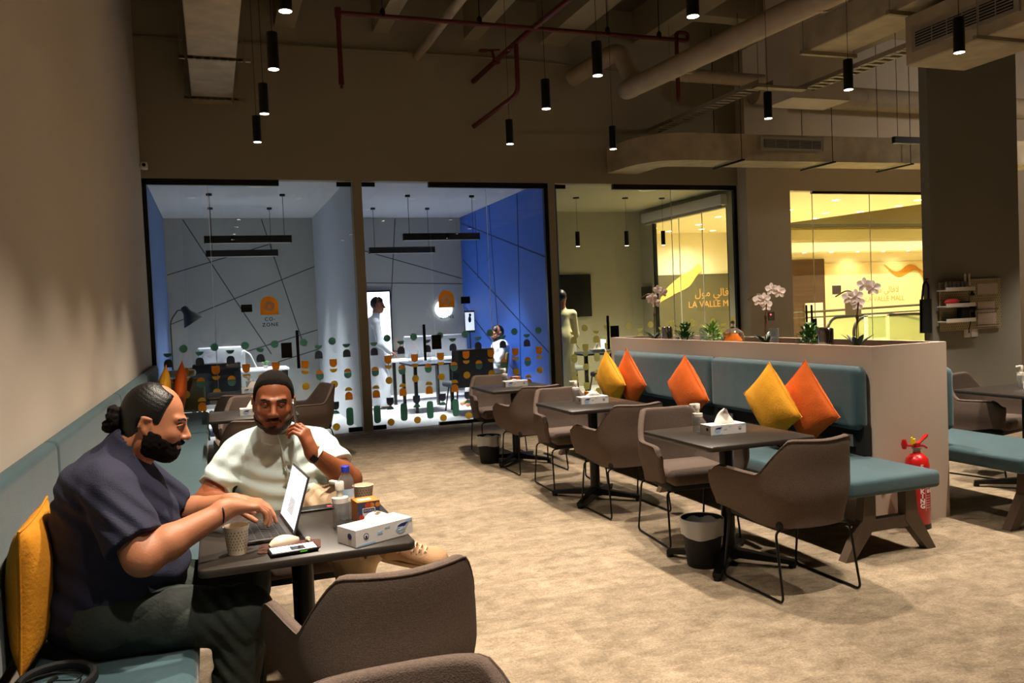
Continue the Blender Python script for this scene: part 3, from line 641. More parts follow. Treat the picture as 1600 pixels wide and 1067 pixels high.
# ================================================================ lounge furniture
def sstep(a, c, x): t = min(1, max(0, (x-a)/(c-a))); return t*t*(3-2*t)
def make_armchair(label, loc, rz, group):
    t = thing('armchair', label, 'chair', loc, rz, group)
    plan = [Vector(p) for p in fillet([(-.305, .26, 0), (-.250, -.235, 0), (0, -.30, 0), (.250, -.235, 0), (.305, .26, 0)], .13, 14)]
    # arclength resample
    seg = [0]
    for a, c in zip(plan[:-1], plan[1:]): seg.append(seg[-1]+(c-a).length)
    T = seg[-1]
    def at(s):
        s = min(max(s, 0), T)
        for i in range(len(seg)-1):
            if s <= seg[i+1]+1e-9:
                k = (s-seg[i])/max(1e-9, seg[i+1]-seg[i]); return plan[i].lerp(plan[i+1], k)
    nu, nv = 61, 12; th = .036
    def P(u, v):
        s = u*T; p = at(s); d = abs(s-T/2)
        h = .796 + .006*sstep(0, .19, d) - .190*sstep(.20, .37, d) + .006*sstep(.42, .62, d)
        e = sstep(T/2-.07, T/2, d); h -= .045*e
        zb = .36+.05*sstep(.3, T/2, d)
        z = zb+v*(h-zb)
        k = .89+.11*sstep(.36, .54, z)
        x = p.x*k; y = p.y*(.88+.12*sstep(.36, .56, z))
        q = sstep(.60, .80, z)*(1-sstep(.22, .45, d)); x *= 1-.07*q; y -= .025*q
        q2 = sstep(.62, .80, z); x *= (1-.02*q2)
        return Vector((x, y, z))
    def N(u, v):
        e = .01
        a = P(min(1, u+e), v)-P(max(0, u-e), v); c = P(u, min(1, v+.02))-P(u, max(0, v-.02))
        return a.cross(c).normalized()
    b = MB(); prof = []
    for i in range(nu):
        u = i/(nu-1); col = []
        ns = N(u, .9)
        s = -1 if True else 1
        out = [P(u, j/nv*.97) for j in range(nv+1)]
        nn = [N(u, j/nv*.97) for j in range(nv+1)]
        # normals point outwards?
        c = Vector((0, .02, .5))
        nn = [n if n.dot(p-c) > 0 else -n for n, p in zip(nn, out)]
        top = out[-1]; n = nn[-1]; tdir = (P(u, 1)-P(u, .9)).normalized()
        col = list(out)
        cc = top-n*th/2
        for k in range(1, 6):
            a = PI*k/6; col.append(cc+n*math.cos(a)*th/2+tdir*math.sin(a)*th/2)
        col += [p-m*th for p, m in zip(reversed(out), reversed(nn))]
        prof.append(col)
    m = len(prof[0]); vs = [p for c in prof for p in c]; fs = []
    for i in range(nu-1):
        for j in range(m): fs.append((i*m+j, i*m+(j+1) % m, (i+1)*m+(j+1) % m, (i+1)*m+j))
    # rounded arm fronts
    for i, dy in ((0, 1), (nu-1, 1)):
        base = len(vs); col = prof[i]; nxt = []
        half = nv+3
        for j in range(m):
            o = col[(m-1-j)]; mid = (col[j]+o)/2
            nxt.append(mid+(col[j]-mid)*.55+Vector((0, .016, 0)))
        vs += nxt
        fs += [(i*m+j, i*m+(j+1) % m, base+(j+1) % m, base+j) for j in range(m)]
        # zip the two sides of the shrunken cap
        for j in range(m//2): fs.append((base+j, base+j+1, base+m-2-j, base+m-1-j)) if j+1 < m-2-j else None
    b.add(vs, fs); sh = b.build('shell', 'felt', t, autosmooth=60)
    b = MB(); b.tube([P(i/60, .97)+(P(i/60, 1)-P(i/60, .9)).normalized()*th*.30+Vector((0, 0, .0)) for i in range(61)], .0028, 5); b.build('piping', 'felt', t)
    b = MB(); b.rbox(-.215, .215, -.19, .275, .385, .475, .038, 5); b.build('seat_cushion', 'felt', t, autosmooth=60)
    b = MB(); b.rbox(-.21, .21, -.20, .22, .345, .40, .02, 2); b.build('seat_pan', 'black_soft', t)
    for s_ in (-1, 1):
        b = MB(); b.tube(fillet([(s_*.16, .19, .35), (s_*.225, .20, .345), (s_*.235, .25, .008), (s_*.235, -.25, .008), (s_*.225, -.19, .345), (s_*.16, -.18, .35)], .035, 5), .0065, 8)
        b.build('sled_leg', 'black_metal', t)
    return t
G1 = 'grey-brown felt armchairs at the right row of tables'
G2 = 'grey-brown felt armchairs at the left row of tables'
ch = make_armchair('grey-brown armchair seen from behind, pulled to the nearest table of the right bench', (2.775, 3.58, 0), 0, G1)
copy_tree(ch, 'grey-brown armchair facing us behind the nearest table of the right bench', (2.79, 4.60, 0), PI-.10)
copy_tree(ch, 'grey-brown armchair seen from behind at the middle table of the right bench', (2.77, 5.42, 0), 0)
copy_tree(ch, 'grey-brown armchair facing us behind the middle table of the right bench', (2.77, 6.41, 0), PI-.05)
copy_tree(ch, 'grey-brown armchair seen from behind at the farthest table of the right bench', (2.76, 7.22, 0), 0)
copy_tree(ch, 'grey-brown armchair facing us behind the farthest table, against the meeting room glass', (2.78, 8.32, 0), PI-.05)
copy_tree(ch, 'large grey-brown armchair in the foreground with its back to us at the men\'s table', (.425, 2.49, 0), .12, G2)
copy_tree(ch, 'grey-brown armchair cut off by the bottom edge of the picture, only its backrest showing', (.30, 1.32, 0), PI, G2)
copy_tree(ch, 'grey-brown armchair in which the man on the phone sits', (.30, 3.90, 0), PI, G2)
copy_tree(ch, 'grey-brown armchair seen from behind just past the right shoulder of the man on the phone', (.26, 6.35, 0), 0, G2)
copy_tree(ch, 'grey-brown armchair facing us behind the second table of the left bench', (.30, 7.85, 0), PI, G2)
copy_tree(ch, 'dark grey-brown armchair seen from behind at the last table of the left bench', (.22, 8.56, 0), 0, G2)
copy_tree(ch, 'grey-brown armchair turned sideways beside the head of the man on the phone', (.86, 8.9, 0), PI/2+.25, G2)
copy_tree(ch, 'grey-brown armchair behind the table on the far right of the picture', (5.9, 5.05, 0), PI+.25, 'grey-brown felt armchairs behind the partition')
copy_tree(ch, 'grey-brown armchair with only its wire leg showing below the far right bench', (5.75, 7.0, 0), PI, 'grey-brown felt armchairs behind the partition')

def make_table(label, x, y, group, w=.68, d=.72):
    t = thing('cafe_table', label, 'table', (x, y, 0), 0, group)
    b = MB(); o2 = rect2(w, d, .035, 5); i2 = rect2(w-.006, d-.006, .033, 5)
    n = len(o2); vs = [(*p, .714) for p in i2]+[(*p, .718) for p in o2]+[(*p, .736) for p in o2]+[(*p, .74) for p in i2]
    fs = [tuple(range(n-1, -1, -1)), tuple(3*n+k for k in range(n))]
    for r in range(3): fs += [(r*n+k, r*n+(k+1) % n, (r+1)*n+(k+1) % n, (r+1)*n+k) for k in range(n)]
    b.add(vs, fs); b.build('tabletop', 'tabletop', t, autosmooth=50)
    b = MB(); b.lathe([(.038, .06), (.038, .70)], 20); b.lathe([(.06, .03), (.05, .09)], 20); b.box(-.14, .14, -.14, .14, .70, .714); b.build('pole', 'black_metal', t)
    for k in range(4):
        a = PI/4+k*PI/2; m4 = Matrix.Rotation(a, 4, 'Z')
        b = MB(); b.add([m4 @ Vector(p) for p in [(.03, -.028, .035), (.03, .028, .035), (.03, .028, .085), (.03, -.028, .085), (.36, -.022, .02), (.36, .022, .02), (.36, .022, .042), (.36, -.022, .042)]],
                        [(0, 1, 2, 3), (7, 6, 5, 4), (0, 4, 5, 1), (1, 5, 6, 2), (2, 6, 7, 3), (3, 7, 4, 0)])
        b.lathe([(.02, 0), (.022, .02)], 12, m4 @ Vector((.345, 0, 0))); b.build('base_foot', 'black_metal', t)
    b = MB(); b.tube([(.19, -.26, .714), (.19, -.26, .69), (.19, -.235, .675), (.19, -.21, .69)], .006, 6); b.build('bag_hook', 'black_metal', t)
    return t
GT = 'dark square café tables'
tb = make_table('dark café table nearest to us at the right bench', 2.71, 4.03, GT)
copy_tree(tb, 'dark café table in the middle of the right bench row', (2.74, 5.86, 0))
copy_tree(tb, 'farthest dark café table of the right bench row, before the meeting room glass', (2.76, 7.70, 0))
copy_tree(tb, 'dark café table of the two men, with laptop and tissue box', (.255, 3.04, 0))
copy_tree(tb, 'dark café table just behind the left shoulder side of the man on the phone', (.27, 7.12, 0))
copy_tree(tb, 'farthest dark café table of the left bench, before the left meeting room', (.24, 9.25, 0))
copy_tree(tb, 'dark café table at the far right edge of the picture', (5.66, 4.50, 0))

# ---------------------------------------------------------------- benches
def bench(name, label, xa, xb, y0, y1, side, legs, back_secs, zb0=.63, zb1=1.04):
    """side=+1: backrest on the high-x side"""
    cx = (xa+xb)/2; t = thing(name, label, 'bench', (cx, (y0+y1)/2, 0)); L = (cx, (y0+y1)/2, 0)
    b = MB(); b.rbox(xa, xb, y0, y1, .365, .465, .028, 4); b.build('seat', 'teal', t, loc=L, autosmooth=60).location = (0, 0, 0)
    for (a, c) in back_secs:
        bx0, bx1 = (xb-.115, xb) if side > 0 else (xa, xa+.115)
        b = MB(); b.rbox(bx0, bx1, a+.002, c-.002, zb0, zb1, .05, 5); b.build('backrest', 'teal', t, loc=L, autosmooth=60).location = (0, 0, 0)
    for y in legs:
        def leg_poly(s): # one splayed wooden leg
            return [(s*.11, .365), (s*.11, .22), (s*.105, .19), (s*.265, 0), (s*.328, 0), (s*.20, .22), (s*.185, .365)]
        for s in (-1, 1):
            b = MB(); poly = leg_poly(s); poly = poly if s < 0 else poly[::-1]
            b.prism(poly, -.03, .03, frame((cx, y, 0), (1, 0, 0), (0, 0, 1))); b.build('wooden_leg', 'wood_leg', t, loc=L, smooth=False).location = (0, 0, 0)
        b = MB(); b.box(cx-.13, cx+.13, y-.025, y+.025, .15, .22); b.build('crossbar', 'wood_leg', t, loc=L, smooth=False).location = (0, 0, 0)
    return t, L
BR, LBR = bench('upholstered_bench', 'long teal velvet bench with two-part backrest on the left side of the planter partition', 3.25, 3.915, 3.66, 7.95, 1, (3.74, 5.8, 7.8), [(4.2, 5.85), (5.85, 7.6)])
b = MB(); b.box(3.86, 3.912, 4.2, 7.7, .47, .66)
b.build('cable_channel', 'black_soft', BR, loc=LBR, smooth=False).location = (0, 0, 0)
for y in (4.28, 4.95, 5.6):
    b = MB(); b.box(3.84, 3.86, y, y+.1, .52, .60); b.lathe([(.02, 0), (.02, .006)], 12, (3.84, y+.05, .56), mat4=Matrix.Rotation(-PI/2, 4, 'Y'))
    b.build('power_socket', 'steel', BR, loc=LBR, smooth=False).location = (0, 0, 0)
BR2, L2_ = bench('upholstered_bench', 'teal velvet bench on the far right behind the planter partition', 4.545, 5.21, 3.66, 7.95, -1, (3.78, 5.8, 7.8), [(4.22, 5.9), (5.9, 7.6)], .56, .99)
# left bench along the wall
t = thing('upholstered_bench', 'long teal velvet bench running along the left wall to the glass', 'bench', (-.4, 5, 0)); L = (-.4, 5, 0)
b = MB(); b.rbox(-.60, -.10, 1.4, 8.35, .355, .465, .03, 4); b.build('seat', 'teal', t, loc=L, autosmooth=60).location = (0, 0, 0)
b = MB(); b.rbox(-.60, -.10, 8.5, 10.35, .355, .465, .03, 4); b.build('seat', 'teal', t, loc=L, autosmooth=60).location = (0, 0, 0)
for a, c in ((1.4, 3.9), (3.9, 6.4), (6.4, 8.9), (8.9, 10.6)):
    b = MB(); b.rbox(XL+.002, -.635, a+.001, c-.001, .46, 1.03, .035, 6); b.build('backrest', 'teal', t, loc=L, autosmooth=60).location = (0, 0, 0)
b = MB(); b.box(-.60, -.16, 1.45, 8.3, .0, .355); b.box(-.60, -.16, 8.55, 10.3, 0, .355); b.build('plinth', 'black_soft', t, loc=L, smooth=False).location = (0, 0, 0)

# ---------------------------------------------------------------- cushions
def cushion(label, mt, loc, ang, tilt, size=.44, th=.13, yaw=0, seed=1, group='yellow and orange scatter cushions', x_sag=0):
    """pillow in the local YZ plane; ang turns it in that plane, tilt leans it"""
    rnd = random.Random(seed); n = 25; ph = [rnd.uniform(0, 6) for _ in range(8)]
    b = MB()
    def side(sg):
        def fn(u, v):
            a = 2*u-1; c = 2*v-1
            pin = 1-.07*(1-a*a)*abs(c)**3; pin2 = 1-.07*(1-c*c)*abs(a)**3
            A = a*pin2; C = c*pin
            h = max(0, (1-abs(a)**2.6))**.55*max(0, (1-abs(c)**2.6))**.55
            wr = .05*math.sin(7*a+ph[0]+3*c)*abs(a)**2+.05*math.sin(8*c+ph[1]-2*a)*abs(c)**2+.03*math.sin(14*(a+c)+ph[2])*abs(a*c)
            rad = max(abs(a), abs(c)); wr += .06*math.sin(11*math.atan2(c, a)+ph[3])*rad**3*(1-rad)*2
            return Vector((sg*th/2*h*(1+wr), A*size/2, C*size/2))
        return fn
    b.grid(side(1), n, n); b.grid(side(-1), n, n)
    vs = []
    R = Matrix.Rotation(yaw, 4, 'Z') @ Matrix.Rotation(tilt, 4, 'Y') @ Matrix.Rotation(ang, 4, 'X')
    b.v = [tuple(R @ Vector(p)) for p in b.v]
    o = b.build('scatter_cushion', mt, autosmooth=70); o.location = loc
    tag(o, label, 'cushion', group)
    # stitched seam
    s = MB(); pts = []
    f = side(0)
    for k in range(24): pts.append(f(k/24, 0))
    for k in range(24): pts.append(f(1, k/24))
    for k in range(24): pts.append(f(1-k/24, 1))
    for k in range(24): pts.append(f(0, 1-k/24))
    s.tube([R @ p for p in pts], .004, 6, closed=True); s.build('seam', mt, o)
    return o
cushion('yellow cushion standing on its corner at the near end of the right bench', 'yellow', (3.55, 4.72, .775), PI/4+.18, -.16, .43, .15, seed=1)
cushion('orange cushion behind the yellow one at the near end of the right bench', 'orange', (3.675, 4.52, .78), PI/4+.16, -.12, .44, .12, seed=2)
cushion('single orange cushion in the middle of the right bench', 'orange', (3.62, 5.90, .775), PI/4+.18, -.16, .43, .16, seed=3)
cushion('yellow cushion at the far end of the right bench before the orange one', 'yellow', (3.55, 7.16, .775), PI/4+.05, -.16, .43, .15, seed=4)
cushion('orange cushion at the far end of the right bench behind the yellow one', 'orange', (3.675, 7.0, .785), PI/4+.08, -.12, .44, .12, seed=5)
cushion('mustard cushion squeezed between the wall bench and the back of the man in navy', 'mustard', (-.572, 2.96, .70), .04, .05, .44, .13, seed=6)
cushion('orange cushion whose tip shows above the hair bun of the seated man', 'orange', (-.50, 5.66, .79), PI/4, .12, .44, .13, seed=7)
cushion('orange cushion whose corner shows behind the shoulder of the man in navy', 'orange', (-.50, 3.72, .72), PI/4-.25, .12, .42, .12, seed=8)
cushion('yellow cushion at the far end of the wall bench', 'yellow', (-.50, 8.95, .79), PI/4, .12, .44, .13, seed=9)
cushion('orange cushion at the far end of the wall bench beside the yellow one', 'orange', (-.36, 9.25, .80), PI/4+.1, .12, .46, .13, seed=10)

# ---------------------------------------------------------------- partition with planter
t = thing('planter_partition', 'low beige partition with a planter trough on top, between the two teal benches', 'partition', (4.22, 6, 0)); L = (4.22, 6, 0)
x0, x1, y0, y1, zt, w_ = 3.92, 4.54, 4.185, 7.86, 1.165, .035
b = MB(); b.box(x0, x1, y0, y1, 0, 1.04); b.box(x0, x1, y0, y0+w_, 1.04, zt); b.box(x0, x1, y1-w_, y1, 1.04, zt); b.box(x0, x0+w_, y0+w_, y1-w_, 1.04, zt); b.box(x1-w_, x1, y0+w_, y1-w_, 1.04, zt)
b.build('partition_body', 'partition', t, loc=L, smooth=False).location = (0, 0, 0)
b = MB(); b.box(x0+w_, x1-w_, y0+w_, y1-w_, 1.04, 1.06); b.build('trough_floor', 'soil', t, loc=L, smooth=False).location = (0, 0, 0)

ZP = 1.06
def leaf(mb, base, d, length, width, droop=.4, n=6, mi=0, fold=.15):
    d = Vector(d).normalized(); side = d.cross(Vector((0, 0, 1)))
    if side.length < 1e-3: side = Vector((1, 0, 0))
    side.normalize(); up = side.cross(d).normalized(); p = Vector(base); vs = []; dd = d.copy()
    for i in range(n+1):
        s = i/n; w_ = width*math.sin(PI*min(1, s*.92+.06))**.8*(1 if i < n else .05)
        vs += [p-side*w_/2+up*w_*fold, p.copy(), p+side*w_/2+up*w_*fold]
        dd = (dd-Vector((0, 0, droop/n))).normalized(); p = p+dd*length/n
    fs = []
    for i in range(n): a = i*3; fs += [(a, a+1, a+4, a+3), (a+1, a+2, a+5, a+4)]
    mb.add(vs, fs, mi)
def bushy(label, x, y, r, h, mt, nl=130, lw=.03, ll=.05, seed=1, name='potted_bush', droop=.6):
    rnd = random.Random(seed); t = thing(name, label, 'plant', (x, y, ZP), group='small green plants in the trough')
    b = MB(); b.lathe([(.05, 0), (.062, .06), (.058, .06), (.05, .05)], 20); b.build('pot', 'pot_white', t)
    b = MB()
    for _ in range(nl):
        a = rnd.uniform(0, 2*PI); e = rnd.uniform(-.1, 1.4); rr = rnd.uniform(.35, 1)
        d = Vector((math.cos(a)*math.cos(e), math.sin(a)*math.cos(e), math.sin(e)))
        p = Vector((d.x*r*rr, d.y*r*rr, .06+d.z*h*rr)); leaf(b, p, d+Vector((rnd.uniform(-.5, .5), rnd.uniform(-.5, .5), .2)), ll*rnd.uniform(.7, 1.3), lw*rnd.uniform(.7, 1.2), droop, 4)
    for _ in range(14):
        a = rnd.uniform(0, 2*PI); b.tube([(0, 0, .05), (math.cos(a)*r*.6, math.sin(a)*r*.6, .06+h*.5)], .002, 4)
    b.build('foliage', mt, t, weld=False, autosmooth=60); return t
def orchid(label, x, y, h, seed=1, big=1):
    rnd = random.Random(seed); t = thing('potted_orchid', label, 'plant', (x, y, ZP), group='white orchids in the trough')
    b = MB(); b.lathe([(.045, 0), (.06, .07), (.055, .07), (.048, .06)], 20); b.build('pot', 'pot_white', t)
    b = MB()
    for k in range(7):
        a = k*2*PI/7+rnd.uniform(-.3, .3); e = rnd.uniform(.7, 1.4); leaf(b, (0, 0, .06), (math.cos(a), math.sin(a), e), rnd.uniform(.14, .18), .040, .45, 8)
    b.build('leaves', 'leaf_dark', t, weld=False)
    top = Vector((.02, -.01, h)); pts = fillet([(0, 0, .05), (.005, .005, h*.6), top, top+Vector((-.05, .05, .05)), top+Vector((-.1, .12, -.0))], .08, 6)
    b = MB(); b.tube(pts, .005, 6); b.tube([(.02, .0, .05), (.012, 0, h*.65)], .003, 5); b.lathe([(.01, 0), (.012, .02), (.01, .03)], 8, (.008, 0, h*.62)); b.build('stem', 'stem', t)
    for k in range(5):
        c = top+Vector((-.03*(k % 3)+.03, .05*(k-2)*big, .045*math.sin(k*1.7)-.02*k+.05)); nd = Vector((-.65, -.6, .45+.1*rnd.uniform(-1, 1))).normalized(); F = frame(c, nd.cross(Vector((0, 0, 1))), (0, 0, 1))
        b = MB()
        for q in range(5):
            a = q*2*PI/5+PI/2; ww = .05 if q in (1, 4) else .034
            r_ = Matrix.Rotation(a, 4, 'Z'); vs = []
            for (u, v, zz) in [(0, 0, 0), (.012, -ww*.35, .004), (.03, -ww*.5, .006), (.045, -ww*.28, .002), (.05, 0, 0), (.045, ww*.28, .002), (.03, ww*.5, .006), (.012, ww*.35, .004), (.028, 0, -.003)]:
                vs.append(F @ (r_ @ Vector((u*1.05, v, zz+.001*q))))
            b.add(vs, [(8, i, i+1) for i in range(7)]+[(8, 7, 0)])
        b.ell(tuple(F @ Vector((0, 0, .006))), (.008, .008, .008), 5); b.build('flower', 'petal', t, weld=False)
    return t
orchid('white orchid at the far end of the trough, before the office wall screen', 4.22, 7.47, .50, 1)
orchid('white orchid in the middle of the trough, right of the amber jar', 4.22, 5.66, .44, 2, 1.15)
orchid('white orchid nearest to us on the trough, before the entrance glass', 4.22, 4.64, .43, 3)
bushy('round dark green bush on the trough right of the far chrome canister', 4.22, 6.90, .095, .17, 'leaf', 190, .028, .04, 4)
bushy('light green fern on the trough between the round bush and the amber jar', 4.22, 6.42, .10, .16, 'leaf_light', 110, .022, .075, 5, 'potted_fern', 1.0)
bushy('leafy green bush on the trough between the middle orchid and the near chrome canister', 4.22, 5.13, .095, .17, 'leaf', 180, .026, .045, 6)
def canister(x, y, label):
    t = thing('chrome_canister', label, 'canister', (x, y, ZP), group='chrome canisters on the trough')
    b = MB(); b.lathe([(.052, 0), (.055, .005), (.055, .20), (.05, .205), (.048, .20), (.048, .01)], 32); b.build('canister_body', 'chrome', t, autosmooth=50)
    b = MB(); b.lathe([(.0565, .01), (.0565, .016)], 32); b.build('base_ring', 'steel', t)
canister(4.2, 7.18, 'chrome canister on the trough left of the round dark bush')
canister(4.2, 4.93, 'chrome canister on the trough beside the nearest orchid')
t = thing('glass_jar', 'amber glass jar with a chrome knob among the plants on the trough', 'jar', (4.2, 6.08, ZP))
b = MB(); b.lathe([(.07, 0), (.09, .02), (.095, .10), (.085, .16), (.05, .19), (.03, .20)], 28); b.build('jar_body', 'tinted_jar', t)
b = MB(); b.lathe([(.04, .0), (.075, .005), (.08, .08), (.04, .14)], 20, (0, 0, .01)); b.build('jar_filling', 'yellow', t)
b = MB(); b.lathe([(.03, .20), (.012, .21), (.012, .225), (.02, .24), (.012, .26), (0, .262)], 20); b.build('lid_knob', 'chrome', t)
for x, y, lb in ((4.2, 5.52, 'clear drinking glass on the trough right of the middle orchid'), (4.25, 6.62, 'clear drinking glass on the trough between round bush and fern')):
    t = tag(MB().lathe([(.03, 0), (.034, .20), (.032, .20), (.028, .008), (0, .006)], 24).build('drinking_glass', 'clear_plastic'), lb, 'glass', 'clear glasses on the trough'); t.location = (x, y, ZP)
# ---------------------------------------------------------------- fire extinguisher
t = thing('fire_extinguisher', 'red fire extinguisher lettered FIRE KING standing at the end of the beige partition', 'fire extinguisher', (4.17, 4.09, 0))
b = MB(); b.lathe([(.066, .012), (.073, .02), (.073, .40), (.066, .44), (.045, .465), (.024, .475), (.024, .485)], 32); b.build('cylinder', 'red_paint', t, autosmooth=50)
b = MB(); b.lathe([(.068, 0), (.075, .004), (.075, .03), (.07, .034)], 32); b.build('base_ring', 'black', t)
b = MB(); b.lathe([(.022, .485), (.022, .50), (.03, .503), (.03, .512), (.015, .515)], 16); b.build('neck_collar', 'steel', t)
b = MB(); b.rbox(-.016, .016, -.02, .02, .505, .545, .004, 1); b.add([(-.01, -.012, .53), (-.01, .012, .53), (.01, -.012, .53), (.01, .012, .53), (.085, -.012, .575), (.085, .012, .575), (.085, -.012, .59), (.085, .012, .59)], [(0, 1, 3, 2), (0, 4, 5, 1), (2, 3, 7, 6), (4, 6, 7, 5), (0, 2, 6, 4), (1, 5, 7, 3)]); b.tube([(0, 0, .525), (.06, 0, .515), (.085, 0, .50)], .007, 6)
b.build('squeeze_handle', 'red_paint', t)
b = MB(); b.rbox(-.045, -.03, -.006, .006, .53, .58, .003, 1, mat4=Matrix.Rotation(.0, 4, 'Y')); b.rbox(-.035, -.01, -.008, .008, .535, .57, .003, 1); b.build('safety_tag', 'yellow_plastic', t)
b = MB(); b.tube([(-.01, 0, .52), (-.06, 0, .528), (-.09, -.0, .53)], .007, 8); b.lathe([(.012, 0), (.02, .03), (.012, .06)], 10, (-.10, 0, .51)); b.build('nozzle', 'red_paint', t)
def wrapcyl(ang0, R, zc):
    def f(v): a = ang0+v.x/R; return Vector(((R+v.z*.5+.0004)*math.sin(a), -(R+v.z*.5+.0004)*math.cos(a), zc+v.y))
    return f
b = MB()
for k, chx in enumerate('FIRE KING'):
    if chx != ' ': add_text(b, chx, .040, None, warp=wrapcyl(-.40, .073, .385-k*.031), bold=.0012)
b.build('lettering', 'white_card', t, smooth=False, weld=False)
b = MB()
for k in range(16): 
    if k in (8, 9): continue
    b.grid(lambda u, v: Vector((.0735*math.sin(-.1+u*.75), -.0735*math.cos(-.1+u*.75), .37-k*.0155+v*.002)), 8, 2)
for q in (0, 1): b.grid(lambda u, v: Vector((.0738*math.sin(.02+q*.33+u*.24), -.0738*math.cos(.02+q*.33+u*.24), .232+v*.022)), 6, 2)
for (uu) in (-.13, .66): b.grid(lambda u, v: Vector((.0736*math.sin(uu+u*.02), -.0736*math.cos(uu+u*.02), .12+v*.27)), 2, 6)
b.build('instruction_label', 'white_card', t, smooth=False, weld=False)
# ---------------------------------------------------------------- bins
def make_bin(x, y, label):
    t = thing('waste_bin', label, 'waste bin', (x, y, 0), group='black waste bins')
    b = MB(); b.lathe([(.085, 0), (.09, .006), (.118, .27), (.121, .272), (.115, .27), (.085, .012)], 36); b.build('bin_body', 'black_soft', t, autosmooth=50)
    rnd = random.Random(int(y*10)); ph = [rnd.uniform(0, 6) for _ in range(4)]
    def fn(u, v):
        a = 2*PI*u; 
        if v < .6: k = v/.6; r = .117+.006*k; z = .175+.105*k; r += .003*math.sin(9*a+ph[0])*(1-k); z += .008*math.sin(3*a+ph[1])*(1-k)
        else: k = (v-.6)/.4; r = .122-.03*k; z = .283-.10*k; r += .004*math.sin(7*a+ph[2])*k
        return Vector((r*math.cos(a), r*math.sin(a), z))
    b = MB(); b.grid(fn, 48, 12, closed_u=True); b.build('bin_liner', 'liner', t, autosmooth=70)
make_bin(2.55, 4.05, 'black waste bin with a clear liner under the nearest right table')
make_bin(2.50, 7.78, 'black waste bin with a clear liner under the farthest right table')

# ---------------------------------------------------------------- things on the tables
def tissue_box(x, y, z, rz, label, hi=.055, plume=.07, blank=False, swap=False):
    t = thing('tissue_box', label, 'tissue box', (x, y, z), rz, 'white tissue boxes')
    b = MB(); b.box(-.115, .115, -.055, .055, 0, .055); b.build('carton', 'white_card', t, smooth=False)
    rnd = random.Random(int(x*37+y*11)); ph = [rnd.uniform(0, 6) for _ in range(6)]
    def fn(u, v):
        a = 2*PI*u; r = (1-v)**.75
        return Vector((.068*r*math.cos(a)*(1+.2*math.sin(3*a+ph[0]))+.012*v*math.sin(ph[1]), .030*r*math.sin(a)+.018*v*math.sin(5*v+ph[2])+.006*math.sin(4*a)*v, .053+plume*v*(1+.22*math.sin(2*a+ph[3])*(1-v))))
    b = MB(); b.grid(fn, 28, 14, closed_u=True); b.build('tissue_plume', 'tissue', t, autosmooth=80)
    sx = -1 if swap else 1
    b = MB(); F = frame((0, -.0555, .0275), (1, 0, 0), (0, 0, 1))
    dx = .068*sx
    drop = [(dx-.024+.0, -.002), (dx-.018, -.012), (dx-.006, -.017), (dx+.008, -.014), (dx+.018, -.002), (dx+.03, .017), (dx+.0, .016), (dx-.016, .012)]
    b.prism(drop, 0, .0006, F, 0)
    b.prism([(p[0]*1, p[1]) for p in [(dx-.020, .000), (dx-.005, .006), (dx+.012, .004), (dx+.028, .0165), (dx+.0, .0155), (dx-.014, .011)]], .0006, .001, F, 1)
    disc2 = [(-.075*sx+.010*math.cos(k*PI/10), .002+.010*math.sin(k*PI/10)) for k in range(20)]; b.prism(disc2, 0, .0006, F, 1)
    disc3 = [(-.075*sx+.0075*math.cos(k*PI/10), .002+.0075*math.sin(k*PI/10)) for k in range(20)]; b.prism(disc3, .0006, .001, F, 2)
    b.prism([(-.075*sx+p[0], p[1]) for p in [(-.003, -.004), (.003, -.004), (.004, .0), (0, .006), (-.004, 0)]], .001, .0013, F, 1)
    for (px, py, qx, qy) in ((-.11, -.027, -.04, -.020), (-.03, -.002, -.01, .008), (.0, .012, .02, .018), (.085, .016, .112, .026)): b.prism([(px, py), (qx, py), (qx, qy), (px, qy-.003)], 0, .0004, F, 0)
    F2 = frame((-.1155, 0, .0275), (0, -1, 0), (0, 0, 1)); b.prism([(.02+.012*math.cos(k*PI/8), .004+.010*math.sin(k*PI/8)) for k in range(16)], 0, .0006, F2, 1)
    b.build('printed_marks', ['blue_print', 'navy_print', 'white_card'], t, smooth=False, weld=False)
    if not blank:
        b = MB(); add_text(b, 'Cute', .017, F @ Matrix.Translation((dx-.002, -.006, .0012)), extrude=.0003); b.build('brand_lettering', 'white_card', t, smooth=False, weld=False)
    return t
def sanitizer(x, y, z, label, rz=0, h=1.0):
    t = thing('sanitizer_bottle', label, 'bottle', (x, y, z), rz, 'hand sanitizer pump bottles')
    b = MB(); b.lathe([(.026, 0), (.029, .004), (.029, .095), (.025, .105)], 24); b.build('bottle_body', 'clear_plastic', t, autosmooth=50)
    b = MB(); b.lathe([(.0295, .09), (.0295, .108), (.012, .112), (.012, .135)], 24); b.build('pump_collar', 'white_plastic', t, autosmooth=50)
    b = MB(); b.lathe([(.016, .135), (.016, .162), (.012, .166)], 18); b.rbox(-.05, .012, -.009, .009, .150, .166, .004, 2); b.build('pump_head', 'white_plastic', t, autosmooth=50)
    return t
